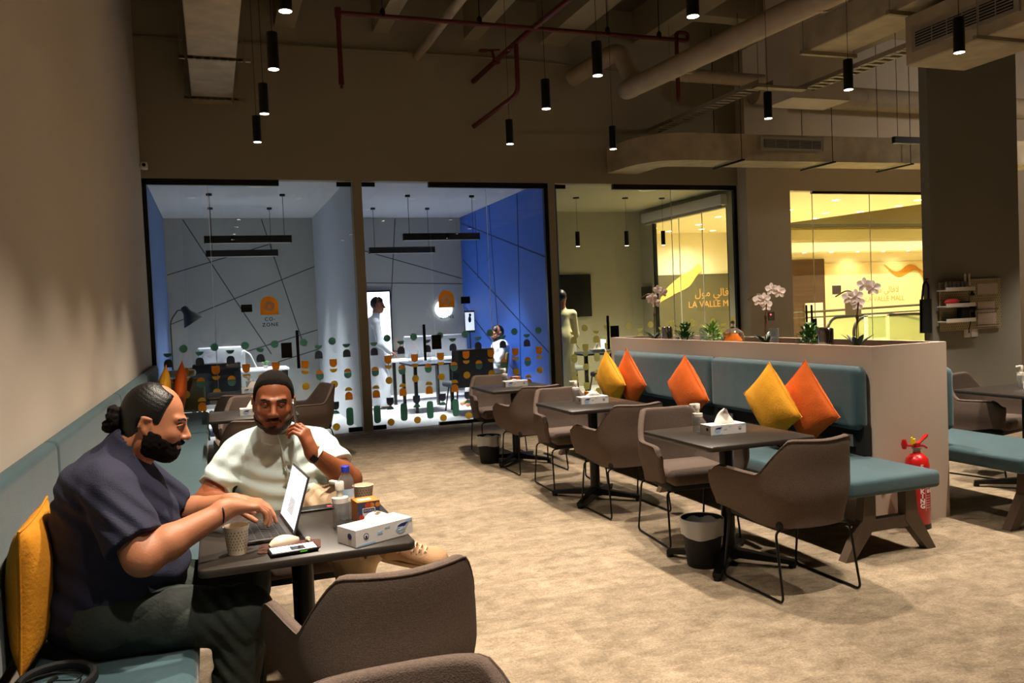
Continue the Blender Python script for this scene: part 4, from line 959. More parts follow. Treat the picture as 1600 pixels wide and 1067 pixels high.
def workbox(x, y, z, rz, label, s=1.0):
    t = thing('card_box', label, 'box', (x, y, z), rz, 'small printed card boxes')
    b = MB(); b.box(-.042, .042, -.042, .042, 0, .075); b.build('carton', 'orange_card', t, smooth=False)
    b = MB(); F = frame((0, -.0425, .0375), (1, 0, 0), (0, 0, 1))
    b.prism([(-.042, -.0375), (.042, -.0375), (.042, .0355), (-.042, .0355)], 0, .0003, F, 0)
    b.prism([(.0, -.0375), (.042, -.0375), (.042, .0), (.02, .004), (.006, -.012)], .0003, .0006, F, 1)
    for cx, cz, r, mi in ((-.028, -.02, .011, 2), (-.002, .022, .012, 2), (.012, .022, .010, 3), (.034, .022, .009, 3)): b.prism([(cx+r*math.cos(k*PI/8), cz+r*math.sin(k*PI/8)) for k in range(16)], .0006, .0009, F, mi)
    sh = [(-.024, .014), (-.024, -.008), (-.018, -.019), (0, -.026), (.018, -.019), (.024, -.008), (.024, .014)]
    b.prism(sh, .0009, .0013, F, 4); b.prism([(-.021, -.003), (.021, -.003), (.021, .011), (-.021, .011)], .0013, .0016, F, 5)
    b.build('printed_front', ['slate_card', 'teal_card', 'red_card', 'orange_card', 'tissue', 'navy_print'], t, smooth=False, weld=False)
    b = MB(); add_text(b, 'WORK', .0115, F @ Matrix.Translation((0, .0002, .0018)), extrude=.0002, spacing=1.15)
    b.build('lettering', 'white_card', t, smooth=False, weld=False)
    b = MB(); add_text(b, '& co', .009, F @ Matrix.Translation((0, -.0135, .0015)), extrude=.0002, spacing=1.2); b.build('lettering', 'navy_print', t, smooth=False, weld=False)
    b = MB(); b.rbox(-.03, .02, -.018, .01, .0752, .0762, .0004, 1); b.build('tissue_slot', 'white_card', t, smooth=False)
ZT = .7405
tissue_box(2.71, 4.05, ZT, -.02, 'white tissue box with a tall plume on the nearest right table', plume=.09, swap=True)
sanitizer(2.62, 4.17, ZT, 'sanitizer pump bottle on the nearest right table')
tissue_box(2.76, 5.90, ZT, -.02, 'white tissue box on the middle right table', plume=.05, swap=True)
sanitizer(2.72, 6.12, ZT, 'sanitizer pump bottle on the middle right table'); workbox(2.83, 6.06, ZT, 0, 'small printed card box behind the tissue box on the middle right table')
tissue_box(2.79, 7.75, ZT, -.02, 'flat white tissue box on the farthest right table', plume=.02, swap=True)
sanitizer(2.77, 8.0, ZT, 'sanitizer pump bottle on the farthest right table'); workbox(2.88, 7.98, ZT, 0, 'small printed card box on the farthest right table')
tissue_box(.28, 7.02, ZT, -.02, 'white tissue box half hidden by the head of the man on the phone', plume=.10, swap=True)
tissue_box(.36, 9.2, ZT, -.02, 'white tissue box on the farthest left table', plume=.08, swap=True); sanitizer(.33, 9.42, ZT, 'sanitizer pump bottle on the farthest left table')
tissue_box(5.83, 4.52, ZT, -.02, 'white tissue box on the table at the far right edge', plume=.08, swap=True); sanitizer(5.80, 4.66, ZT, 'sanitizer pump bottle on the table at the far right edge')
# the men's table
tissue_box(.482, 2.80, ZT, .42, 'white tissue box at the corner of the men\'s table', plume=.035)
sanitizer(.395, 3.00, ZT, 'sanitizer pump bottle on the men\'s table', rz=-1.0)
workbox(.495, 3.07, ZT, .12, 'small WORK & co printed box behind the tissue box on the men\'s table')
def cup(x, y, label):
    t = thing('paper_cup', label, 'cup', (x, y, ZT), group='patterned paper cups')
    b = MB(); b.lathe([(.0, .003), (.027, .003), (.027, 0), (.029, 0), (.040, .088), (.0415, .091), (.0395, .092), (.027, .006)], 36); b.build('cup_wall', 'paper_cup', t, autosmooth=50)
    b = MB()
    for j in range(7):
        z = .018+j*.0095; r = .029+.011*z/.088+.0004
        for k in range(22):
            a = 2*PI*(k+.5*(j % 2))/22; 
            q = []
            for (da, dz) in ((-.055, 0), (0, -.0032), (.055, 0), (0, .0032)): q.append(Vector((r*math.cos(a+da), r*math.sin(a+da), z+dz)))
            b.add(q, [(0, 1, 2, 3)])
    b.build('printed_hearts', 'cup_print', t, smooth=False, weld=False)
    b = MB(); b.lathe([(0, .06), (.0355, .06)], 24, cap=False); b.build('drink', 'pot_white', t)
cup(.035, 2.83, 'patterned paper cup beside the laptop near the hand of the man in navy')
cup(.52, 3.26, 'patterned paper cup behind the WORK & co box')
t = thing('water_bottle', 'clear plastic water bottle with a blue cap behind the pump bottle', 'bottle', (.435, 3.12, ZT))
b = MB(); b.lathe([(.026, 0), (.031, .006), (.031, .05), (.029, .06), (.031, .07), (.031, .125), (.026, .15), (.013, .172), (.013, .182)], 28); b.build('bottle_body', 'clear_plastic', t, autosmooth=40)
b = MB(); b.lathe([(.0155, .178), (.0155, .195), (.014, .197)], 20); b.lathe([(.017, .176), (.017, .179)], 20); b.build('bottle_cap', 'blue_cap', t)
b = MB(); b.grid(lambda u, v: Vector((.0315*math.cos(-2.6+u*2), .0315*math.sin(-2.6+u*2), .085+v*.03)), 12, 2); b.build('bottle_label', 'blue_print', t)
# laptop: hinge along Y, screen faces the man in navy
t = thing('laptop', 'open laptop with a lit screen turned towards the man in navy', 'laptop', (.110, 3.06, ZT), .075)
b = MB(); b.rbox(-.105, .10, -.155, .155, 0, .014, .004, 2); b.build('keyboard_deck', 'laptop_gray', t)
b = MB()
for i in range(5):
    for j in range(14):
        b.box(-.045+i*.026, -.045+i*.026+.021, -.135+j*.0195, -.135+j*.0195+.016, .014, .0155)
b.build('keys', 'key', t, smooth=False)
b = MB(); b.box(-.095, -.055, -.045, .045, .014, .0146); b.build('touchpad', 'key', t, smooth=False)
A = math.radians(17); Fs = frame((.102, 0, .012), (0, 1, 0), (math.sin(A), 0, math.cos(A)))
b = MB(); b.rbox(-.155, .155, 0, .205, -.004, .003, .002, 1, mat4=Fs); b.build('screen_lid', 'laptop_gray', t)
Fi = Fs
b = MB(); zin = -.0045
nrm = Fs.to_3x3() @ Vector((0, 0, 1)); sgn = -1 if nrm.x > 0 else 1
b.box(-.148, .148, .010, .198, sgn*.0046-.0003, sgn*.0046+.0003, mat4=Fs); b.build('screen', 'screen_lit', t, smooth=False)
b = MB()
for k in range(9): b.box(-.06, .05-.01*(k % 3), .05+k*.006, .052+k*.006, sgn*.0052-.0001, sgn*.0052+.0001, mat4=Fs)
b.box(-.148, .148, .010, .016, sgn*.0052-.0001, sgn*.0052+.0001, mat4=Fs)
b.build('screen_text', 'laptop_gray', t, smooth=False)
t = thing('leather_mat', 'small brown leather mat under the phone and mouse', 'mat', (.20, 2.825, ZT), -.12)
b = MB(); b.prism(rect2(.20, .115, .02, 5), 0, .003); b.build('mat_sheet', 'leather', t, autosmooth=30)
t = thing('computer_mouse', 'cream sculpted mouse lying beside the laptop', 'mouse', (.185, 2.865, ZT+.003), .35)
b = MB()
b.grid(lambda u, v: Vector((.052*(2*v-1), .030*math.cos(PI*u)*math.sin(PI*max(.02, min(.98, v)))**.5*(1.1-.25*v), .036*math.sin(PI*u)**.7*math.sin(PI*max(.02, min(.98, v*.85+.02)))**.7*(1-.4*v))), 24, 20); b.build('mouse_shell', 'cream_plastic', t, autosmooth=70)
t = thing('earbud', 'tiny cream earbud lying right of the mouse', 'earbud', (.262, 2.855, ZT+.003))
b = MB(); b.ell((0, 0, .008), (.009, .008, .008), 8); b.tube([(0, 0, .008), (.004, -.022, .006)], .0035, 8); b.build('earbud_body', 'cream_plastic', t)
t = thing('smartphone', 'black phone with a lit screen lying flat on the men\'s table', 'phone', (.205, 2.755, ZT+.003), .10)
b = MB(); b.rbox(-.076, .076, -.038, .038, 0, .011, .004, 3); b.build('phone_body', 'black', t)
b = MB(); b.box(-.070, .070, -.033, .033, .011, .0114); b.build('phone_screen', 'screen_lit', t, smooth=False)
b = MB(); b.box(-.01, .035, -.030, .015, .0114, .0117, 0); b.box(.015, .038, -.0387, -.038, .003, .007, 1); b.build('screen_picture', ['screen_dark', 'green_mark'], t, smooth=False)
t = thing('smartphone', 'dark phone half hidden behind the laptop screen on the men\'s table', 'phone', (.335, 3.33, ZT), .05)
b = MB(); b.rbox(-.076, .076, -.038, .038, 0, .009, .004, 3); b.build('phone_body', 'black', t); b = MB(); b.box(.05, .068, -.02, .0, .009, .0095); b.build('red_sticker', 'rose', t, smooth=False)
# headphones on the seat
t = thing('headphones', 'black over-ear headphones lying on the wall bench at the bottom left', 'headphones', (-.50, 2.66, .466))
b = MB(); pts = [Vector((.10*math.cos(a)+.02, .085*math.sin(a)+.02, .014+.012*math.sin(a))) for a in [(-.45+k*.11)*PI for k in range(14)]]; b.tube(pts, .012, 8, sx=1.3); b.build('headband', 'black_soft', t)
for (cx, cy) in ((-.07, -.06), (.02, -.085)):
    b = MB(); b.lathe([(.0, .038), (.025, .036), (.037, .028), (.04, .012), (.036, 0)], 20, (cx, cy, 0)); b.lathe([(.041, .008), (.044, .016), (.041, .024)], 20, (cx, cy, 0)); b.build('ear_cup', 'black', t)
b = MB(); b.tube(fillet([(-.05, -.02, .01), (.0, .03, .015), (.08, -.02, .02), (.09, .06, .01), (-.02, .08, .02), (-.09, .03, .01)], .05, 6), .0022, 5); b.tube([(.0, .02, .012), (.02, .035, .02)], .007, 8); b.build('cable', 'black', t)
# pegboard on the column
t = thing('pegboard', 'cream pegboard with shelves and papers on the dark wall column', 'pegboard', (8.2, 7.2, 1.33))
b = MB(); b.rbox(-.50, -.06, -.03, -.012, -.28, .27, .006, 1); b.rbox(-.05, .43, -.03, -.012, -.28, .30, .006, 1)
b.build('board', 'pegboard', t, smooth=False)
b = MB()
for i in range(28):
    for j in range(20):
        x = -.485+i*.0335+(.0165 if j % 2 else 0); z = -.265+j*.028
        if -.07 < x < -.04 or x > .42 or (x < -.05 and z > .26): continue
        b.box(x-.003, x+.003, -.0312, -.030, z-.007, z+.007)
b.build('peg_holes', 'hole', t, smooth=False, weld=False)
for z in (.18, -.0, -.17):
    b = MB(); b.rbox(-.55, -.12, -.16, -.03, z-.012, z+.004, .004, 1); b.box(-.55, -.12, -.165, -.158, z-.012, z+.03); b.build('shelf', 'pot_white', t, smooth=False)
for (x0_, x1_, z0_, z1_) in ((.06, .37, .12, .24), (.06, .32, -.09, .03), (.06, .34, -.26, -.10)):
    b = MB(); b.box(x0_, x1_, -.036, -.032, z0_, z1_); b.build('paper_sheet', 'paper', t, smooth=False)
for z in (-.055, -.235):
    b = MB(); b.tube([(.02, -.045, z), (.37, -.045, z)], .004, 6); b.build('clamp_rail', 'hole', t)
for x in (-.13, -.07):
    b = MB(); b.rbox(x-.012, x+.012, -.05, -.03, .22, .36, .004, 1); b.build('hanging_hook', 'pot_white', t, smooth=False)
GS = 'odds and ends on the pegboard shelves'
for k in range(6):
    o = tag(MB().lathe([(.02, 0), (.022, .06), (.012, .075), (.012, .09)], 12).build('small_bottle', 'steel'), ['leftmost', 'second', 'third', 'fourth', 'fifth', 'rightmost'][k]+' small grey bottle from the left on the top pegboard shelf', 'bottle', 'small bottles on the pegboard'); o.location = (7.72+k*.058, 7.1, 1.515)
o = MB(); o.ell((0, 0, .04), (.11, .04, .04), 8); o = tag(o.build('red_pouch', 'rose'), 'red pouch on the middle shelf of the pegboard', 'pouch'); o.location = (7.80, 7.1, 1.335)
o = tag(MB().rbox(-.05, .05, -.03, .03, 0, .045, .006, 2).build('black_case', 'black_soft'), 'black case on the middle shelf of the pegboard', 'case'); o.location = (7.99, 7.1, 1.335)
o = tag(MB().rbox(-.09, .09, -.04, .04, 0, .03, .01, 2).build('black_tray', 'black_soft'), 'flat black tray on the lowest shelf of the pegboard', 'tray'); o.location = (7.78, 7.1, 1.165)
o = tag(MB().rbox(-.06, .06, -.04, .04, 0, .14, .01, 2).build('black_box', 'black_soft'), 'black box on the lowest shelf of the pegboard', 'box'); o.location = (7.97, 7.1, 1.165)
o = MB(); o.tube([(0, 0, 0), (.0, -.02, -.04), (.01, -.02, -.14)], .02, 8); o.ell((.0, -.02, -.04), (.06, .02, .05), 8); o = tag(o.build('cable_bundle', 'black'), 'black cable bundle hanging from the middle of the pegboard', 'cable'); o.location = (8.16, 7.16, 1.33)
o = MB(); o.prism([(-.035, 0), (.035, 0), (0, .05)], -.006, .006, frame((0, 0, 0), (1, 0, 0), (0, 0, 1))); o = tag(o.build('black_clip', 'black', smooth=False), 'black triangular clip high on the pegboard', 'clip'); o.location = (8.17, 7.155, 1.44)
t = thing('wall_socket', 'double white wall socket below the pegboard', 'socket', (8.18, 7.2, 1.01))
for s_ in (-.055, .055):
    b = MB(); b.rbox(s_-.048, s_+.048, -.012, 0, -.048, .048, .004, 1); b.build('socket_plate', 'white_card', t, smooth=False)
b = MB(); b.tube([(-.055, -.03, .0), (-.055, -.03, .05), (-.03, -.03, .12), (.0, -.03, .30)], .006, 6); b.build('plug_cable', 'black', t)
t = thing('apron', 'black apron hanging from a hook at the left edge of the dark column', 'apron', (7.56, 7.22, 1.62))
b = MB(); b.tube([(.06, .03, .03), (0, .03, .03), (0, -.0, .03), (0, 0, .0)], .005, 6); b.build('hook', 'black', t)
b = MB(); b.tube(fillet([(-.07, 0, -.22), (-.04, 0, -.03), (0, 0, .0), (.03, 0, -.05), (.03, 0, -.22)], .04, 5), .014, 8, sx=1, sy=.6)
b.grid(lambda u, v: Vector((-.085+u*.17+.008*(1-v)*(2*u-1), -.018+.012*math.sin(9*u), -.20-.38*(1-v))), 14, 6); b.grid(lambda u, v: Vector((-.085+u*.17+.008*(1-v)*(2*u-1), .018+.010*math.sin(8*u), -.20-.38*(1-v))), 14, 6)
b.build('apron_cloth', 'black_soft', t, autosmooth=70)
t = thing('access_panel', 'small grey access keypad with a red light on the pier', 'switch', (7.95, YB-.22, 1.24))
b = MB(); b.rbox(-.055, .055, -.015, 0, -.06, .06, .004, 1); b.rbox(-.06, .06, -.006, 0, -.065, .065, .002, 1); b.build('keypad_body', 'wall_gray', t, smooth=False); b = MB(); b.lathe([(0, .002), (.012, .002)], 12, (-.02, -.016, .025), mat4=Matrix.Rotation(PI/2, 4, 'X'), cap=False); b.build('red_light', 'red_led', t)
# ================================================================ inside the glass rooms
def office_desk(label, x, y, w, d, mt='white_card', h=.74, leg='black'):
    t = thing('desk', label, 'desk', (x, y, 0), group='desks in the glass rooms')
    b = MB(); b.rbox(-w/2, w/2, -d/2, d/2, h-.03, h, .004, 1); b.build('desktop', mt, t, smooth=False)
    for sx in (-1, 1):
        for sy in (-1, 1):
            b = MB(); b.box(sx*(w/2-.05)-.025, sx*(w/2-.05)+.025, sy*(d/2-.05)-.025, sy*(d/2-.05)+.025, .004, h-.03); b.build('leg', leg, t, smooth=False)
    return t
def office_chair(label, loc, rz, mt='dark_teal_fabric', w=.60, hb=.98):
    t = thing('high_back_chair', label, 'chair', loc, rz, 'square-backed chairs in the glass rooms')
    b = MB(); m4 = Matrix.Translation((0, -.25, .40)) @ Matrix.Rotation(.14, 4, 'X')
    b.rbox(-w/2, w/2, -.03, .03, 0, hb-.42, .03, 3, mat4=m4); b.build('backrest', mt, t, autosmooth=50)
    b = MB(); b.rbox(-w/2+.02, w/2-.02, -.25, .27, .38, .46, .03, 3); b.build('seat', mt, t, autosmooth=50)
    for sx in (-1, 1):
        for sy in (-1, 1):
            b = MB(); b.tube([(sx*.22, sy*.2, .39), (sx*.27, sy*.26, .005)], .012, 8); b.build('leg', 'black', t)
    return t
# left room
office_desk('white desk with monitor in the left meeting room', .35, 13.9, 1.5, .7)
oc = office_chair('dark square-backed chair in the left meeting room, its back to the glass', (.0, 12.25, .004), .05, w=.62)
o2 = office_chair('olive armchair with pale cushion in the left corner of the left meeting room', (-.39, 11.45, .004), .0, 'olive_fabric', .5, .84)
o = MB(); o.rbox(-.18, .18, -.14, .14, 0, .08, .03, 3); o = tag(o.build('folded_cloth', 'robe_cream', autosmooth=60), 'pale folded cloth on the olive chair in the left meeting room', 'cloth'); o.location = (-.42, 11.22, .84)
t = thing('computer_monitor', 'white monitor seen from behind on the desk in the left meeting room', 'monitor', (.1, 13.95, .741), PI)
b = MB(); b.rbox(-.36, .36, -.02, .02, .02, .38, .03, 3); b.build('monitor_housing', 'room_white', t); b = MB(); b.rbox(-.1, .1, -.08, .08, 0, .01, .003, 1); b.box(-.03, .03, -.0, .02, .01, .2); b.build('monitor_stand', 'room_white', t)
t = thing('floor_lamp', 'tall grey floor lamp with a bell shade in the left meeting room', 'lamp', (-.60, 13.4, .004))
b = MB(); b.lathe([(.12, 0), (.12, .02), (.02, .03)], 24); b.build('lamp_base', 'black', t)
b = MB(); b.tube(fillet([(0, 0, .02), (0, 0, 1.55), (.12, 0, 1.72), (.2, 0, 1.68)], .08, 5), .01, 8); b.build('lamp_pole', 'black', t)
b = MB(); b.lathe([(.03, .16), (.05, .14), (.06, .06), (.16, -.10), (.17, -.12), (.155, -.10), (.05, .05)], 28, (.27, 0, 1.62), mat4=Matrix.Rotation(-.55, 4, 'Y')); b.build('lamp_shade', 'lamp_gray', t, autosmooth=50)
t = thing('desk_lamp', 'small white curved desk lamp beside the white monitor', 'lamp', (.62, 13.85, .741))
b = MB(); b.lathe([(.06, 0), (.06, .015)], 16); b.tube(fillet([(0, 0, .01), (-.1, 0, .25), (-.2, 0, .30), (-.22, 0, .24)], .08, 5), .012, 8); b.build('lamp_arm', 'white_card', t)
t = thing('potted_plant', 'tiny green plant on the desk in the left meeting room', 'plant', (.75, 13.8, .741))
b = MB(); b.lathe([(.03, 0), (.04, .05)], 14); b.build('pot', 'pot_white', t); b = MB()
for k in range(16): a = k*2.4; leaf(b, (0, 0, .05), (math.cos(a), math.sin(a), 1.2), .11, .035, .5, 5)
b.build('foliage', 'leaf', t, weld=False)
# right room
office_desk('dark-legged table with bottles in the right meeting room', 3.12, 12.75, .66, .95, 'dark_teal_fabric')
office_desk('white desk with a wide monitor at the back of the right meeting room', 3.6, 14.0, 1.7, .7)
t = thing('computer_monitor', 'wide white monitor seen from behind in the right meeting room', 'monitor', (3.55, 13.75, .741), PI)
b = MB(); b.rbox(-.55, .55, -.02, .02, .02, .40, .03, 3); b.build('monitor_housing', 'room_white', t); b = MB(); b.rbox(-.12, .12, -.08, .08, 0, .01, .003, 1); b.box(-.03, .03, 0, .02, .01, .2); b.build('monitor_stand', 'room_white', t)
office_chair('dark square-backed chair in the right meeting room, its back to the glass', (3.55, 12.0, .004), .06, w=.66)
office_chair('tan high-backed chair of the man seated in the right meeting room', (4.12, 12.65, .004), PI/2-.35, 'olive_fabric', .5, .86)
GW = 'clear bottles on the meeting room table'
for k, (x, y) in enumerate(((2.90, 12.9), (2.96, 12.6), (3.06, 12.8), (3.15, 12.65))):
    o = tag(MB().lathe([(.028, 0), (.03, .12), (.012, .17), (.012, .19)], 14).build('water_bottle', 'clear_plastic'), ['leftmost', 'second from left', 'third from left', 'rightmost'][k]+' small clear bottle on the dark-legged meeting table', 'bottle', GW); o.location = (x, y, .741)
t = thing('wall_television', 'lit white screen on the back wall behind the standing man', 'television', (2.80, 15.36, 1.35))
b = MB(); b.rbox(-.34, .34, -.03, .03, -.62, .62, .01, 1); b.build('screen_frame', 'black', t); b = MB(); b.box(-.31, .31, -.034, -.03, -.59, .59); b.build('screen', 'tv_lit', t, smooth=False)
t = thing('wall_disc', 'round white disc light on the wall behind the right orange sign', 'wall lamp', (4.15, 15.38, 1.58))
b = MB(); b.lathe([(.15, 0), (.17, .01), (.17, .03), (.15, .04)], 32, mat4=Matrix.Rotation(PI/2, 4, 'X')); b.build('disc', 'tv_lit', t)
t = thing('wall_screen', 'small lit portrait screen on a stand near the blue wall', 'screen', (4.42, 14.6, .004))
b = MB(); b.rbox(-.10, .10, -.02, .02, 1.12, 1.52, .01, 1); b.build('screen_frame', 'black', t); b = MB(); b.box(-.085, .085, -.024, -.02, 1.16, 1.49); b.build('screen', 'screen_lit', t, smooth=False)
b = MB(); b.ell((0, -.025, 1.36), (.03, .003, .06), 8); b.ell((.01, -.025, 1.44), (.025, .003, .03), 8); b.build('screen_picture', 'screen_dark', t)
b = MB(); b.tube([(0, 0, 1.12), (0, 0, .02)], .015, 8); b.lathe([(.14, 0), (.14, .02)], 20); b.build('screen_stand', 'black', t)
# office
t = thing('wall_television', 'dark television on the back wall of the office behind the person in a pale robe', 'television', (6.30, 14.37, 1.72))
b = MB(); b.rbox(-.48, .48, -.03, .03, -.40, .40, .006, 1); b.build('screen_frame', 'screen_dark', t, smooth=False); b = MB(); b.tube([(.1, 0, -.4), (.12, 0, -.9), (.2, 0, -1.0)], .006, 5); b.build('cable', 'black', t)
t = thing('wall_monitor', 'small black wall screen on the office side wall beside the mall window', 'monitor', (7.86, 14.15, 1.72))
b = MB(); b.rbox(-.03, .03, -.16, .16, -.12, .12, .006, 1); b.build('screen_frame', 'black', t, smooth=False)
office_desk('dark table with tissues in the office', 6.05, 12.6, .9, .8, 'dark_teal_fabric')
tissue_box(5.95, 12.45, .741, 0, 'white tissue box on the dark office table', plume=.1, blank=True)
office_chair('grey rounded chair behind the office table', (5.95, 13.6, .004), PI, 'room_gray', .55, 1.0)
office_chair('dark chair in front of the office table', (5.85, 11.8, .004), 0, 'dark_teal_fabric', .5, .8)
t = thing('laptop', 'open laptop with a lit screen on the office table', 'laptop', (6.30, 12.7, .741), PI*.45)
b = MB(); b.rbox(-.15, .15, -.1, .1, 0, .012, .003, 1); b.build('keyboard_deck', 'laptop_gray', t); b = MB(); b.box(-.15, .15, .10, .106, .01, .2); b.build('screen_lid', 'screen_lit', t, smooth=False)

# ================================================================ the mall beyond the entrance
b = MB(); b.add([(8.0, 10.9, 3.42), (14.62, 10.9, 3.42), (14.62, 13.8, 3.42), (13.9, 17.7, 3.42), (13.6, 20.2, 3.42), (8.0, 20.2, 3.42),
     (8.0, 10.9, 3.7), (14.62, 10.9, 3.7), (14.62, 13.8, 3.7), (13.9, 17.7, 3.7), (13.6, 20.2, 3.7), (8.0, 20.2, 3.7)],
    [(5, 4, 3, 2, 1, 0), (6, 7, 8, 9, 10, 11)]+[(i, (i+1) % 6, 6+(i+1) % 6, 6+i) for i in range(6)])
struct(b.build('ceiling_mall_walkway', 'mall_cream', smooth=False))
b = MB(); b.box(8, 34, 10.9, 32, 5.2, 5.4); struct(b.build('ceiling_mall_atrium', 'mall_olive', smooth=False))
b = MB(); b.box(8, 34, 20.0, 20.2, 0, 5.3); struct(b.build('wall_mall_back', 'mall_cream', smooth=False))
b = MB(); b.box(33.8, 34, 10.9, 20, 0, 5.3); struct(b.build('wall_mall_side', 'mall_cream', smooth=False))
b = MB(); b.box(14.0, 33, 19.2, 20, 2.78, 3.12); b.box(14.0, 33, 19.1, 19.98, 3.12, 3.46, 1); b.box(14, 33, 19.0, 19.98, 3.46, 3.54, 2); b.box(14, 33, 19.3, 19.98, 3.54, 5.2, 1)
struct(b.build('trim_mall_bulkhead', ['mall_cream', 'mall_olive', 'mall_dark'], smooth=False))
GD = 'round downlights of the mall'
for x, y in ((11.81, 13.46), (13.33, 15.53), (13.86, 13.4), (13.9, 16.55), (14.1, 15.3), (14.25, 14.3), (12.6, 16.8), (9.6, 13.2), (10.2, 14.6), (9.3, 15.2), (10.9, 16.2), (9.9, 17.2), (11.4, 17.8), (10.6, 18.6), (12.2, 18.9), (11.5, 19.4), (8.9, 12.4), (12.8, 19.3), (11.9, 15.0)):
    t = thing('downlight', 'round lit downlight in the cream mall ceiling', 'downlight', (x, y, 3.419), group=GD)
    b = MB(); b.lathe([(.08, -.006), (.1, 0)], 20, cap=False); b.build('trim_ring', 'mall_cream', t); b = MB(); b.lathe([(0, -.004), (.08, -.005)], 20, cap=False); b.build('diffuser', 'emit_mall', t)
for k in range(8):
    t = thing('downlight', 'small lit downlight under the mall bulkhead above the banner', 'downlight', (15.9+k*.95, 19.45, 2.779), group='small downlights over the mall banner')
    b = MB(); b.lathe([(0, -.006), (.045, -.006), (.05, 0)], 16, cap=False); b.build('diffuser', 'emit_mall', t)
spot((17.9, 19.3, 2.72), 60, (1, .85, .5), 120, .8, .05, 'mall_spot').rotation_euler = (math.radians(28), 0, 0)
spot((19.6, 19.3, 2.72), 40, (1, .85, .5), 120, .8, .05, 'mall_spot').rotation_euler = (math.radians(28), 0, 0)
def ribbon(mb, pts, widths, y, mi=0):
    P = fillet([(p[0], 0, p[1]) for p in pts], 5, 8); n = len(P); vs = []
    for i, p in enumerate(P):
        tt = (P[min(i+1, n-1)]-P[max(i-1, 0)]).normalized(); nn = Vector((-tt.z, 0, tt.x)); k = i/(n-1)*(len(widths)-1); a = int(min(k, len(widths)-2)); w_ = widths[a]+(widths[a+1]-widths[a])*(k-a)
        vs += [(p.x-nn.x*w_, y, p.z-nn.z*w_), (p.x+nn.x*w_, y-.02*math.sin(i*.5), p.z+nn.z*w_)]
    mb.add(vs, [(2*i, 2*i+1, 2*i+3, 2*i+2) for i in range(n-1)], mi)
ARA = '\uFEDD\uFEEE\uFEE3 \uFEF2\uFEDF\uFE8E\uFED3\uFEFB'
t = thing('mall_banner', 'cream mall banner with a gold ribbon and the words LA VALLE MALL behind the escalator', 'banner', (19.3, 19.95, 0))
b = MB(); b.box(-2.28, 3.2, 0, .04, 0, 2.48); b.build('banner_sheet', 'banner_cream', t, smooth=False)
b = MB(); ribbon(b, [(-.05, 2.40), (.45, 2.02), (1.0, 2.35), (1.5, 2.10), (1.95, 1.2), (2.3, .9)], [.01, .09, .12, .03, .10, .16, .1], -.02); b.build('gold_ribbon', 'ribbon', t, autosmooth=80)
F = frame((-.05, -.005, 0), (1, 0, 0), (0, 0, 1))
b = MB(); add_text(b, 'LA VALLE MALL', .22, F @ Matrix.Translation((0, 1.30, 0)), spacing=1.0); b.build('latin_lettering', 'gold_text', t, smooth=False, weld=False)
b = MB(); add_text(b, ARA, .26, F @ Matrix.Translation((0, 1.56, 0))); b.build('arabic_lettering', 'gold_text', t, smooth=False, weld=False)
t = thing('mall_banner', 'olive mall banner with a yellow ribbon and gold words seen through the office window', 'banner', (12.6, 19.95, 0))
b = MB(); b.box(-2.0, 3.1, 0, .04, 0, 2.28); b.build('banner_sheet', 'banner_olive', t, smooth=False)
b = MB(); ribbon(b, [(-1.35, 1.35), (-.9, 1.8), (-.3, 2.1), (.2, 2.5)], [.01, .12, .16, .2, .1], -.02); b.build('gold_ribbon', 'ribbon_light', t, autosmooth=80)
F = frame((.62, -.005, 0), (1, 0, 0), (0, 0, 1))
b = MB(); add_text(b, 'LA VALLE MALL', .25, F @ Matrix.Translation((0, 1.36, 0)), spacing=1.0); b.build('latin_lettering', 'gold_text', t, smooth=False, weld=False)
b = MB(); add_text(b, ARA, .30, F @ Matrix.Translation((0, 1.66, 0))); b.build('arabic_lettering', 'gold_text', t, smooth=False, weld=False)
b = MB(); b.box(15.75, 17.0, 19.93, 19.99, 0, 2.62); o = tag(b.build('wood_panel', 'mall_brown', smooth=False), 'dark striped wood panel on the mall wall left of the cream banner', 'panel')
b = MB(); b.box(0, .62, -.02, .02, 0, .72); o = tag(b.build('notice_board', 'mall_cream', smooth=False), 'pale notice board in front of the dark wood panel', 'board'); o.location = (16.25, 19.9, .62)
# escalator
t = thing('escalator', 'glass-sided escalator with a dark handrail going down in the mall', 'escalator', (15.5, 16, 0))
for yy in (-.45, .45):
    path = [(-1.2, yy, .20), (-1.42, yy, .35), (-1.45, yy, .75), (-1.25, yy, .98), (-.8, yy, 1.0), (.6, yy, 1.0), (1.6, yy, .8), (6.5, yy, -.9)]
    P = fillet(path, .28, 6); b = MB(); b.tube(P, .035, 8); b.build('handrail', 'black', t)
    b = MB(); poly = [(p.x, p.z) for p in P if p.z > .1]+[(6.0, -.6), (1.2, .10), (-1.2, .10)]
    q = [(-1.38, .2), (-1.4, .75), (-1.2, .95), (-.8, .98), (.6, .98), (1.6, .78), (4.2, -.12), (3.6, -.5), (1.0, .2)]
    b.prism([(a, c) for a, c in q], -.006, .006, frame((0, yy, 0), (1, 0, 0), (0, 0, 1))); b.build('glass_balustrade', 'green_glass', t, smooth=False)
    b = MB(); b.prism([(-1.5, -.3), (4, -.3), (3.6, -.2), (1.0, .34), (-1.5, .34)], -.06, .06, frame((0, yy, 0), (1, 0, 0), (0, 0, 1))); b.build('skirt_panel', 'mall_cream', t, smooth=False)
b = MB(); b.tube([(-1.8, 1.5, 1.12), (6, 1.5, 1.22)], .03, 8); b.tube([(-1.8, 1.5, .98), (6, 1.5, 1.05)], .02, 8); b.build('upper_rail', 'mall_dark', t)
t = thing('glass_railing', 'pale glass railing with a light frame in front of the escalator', 'railing', (14.1, 15.2, 0))
b = MB()
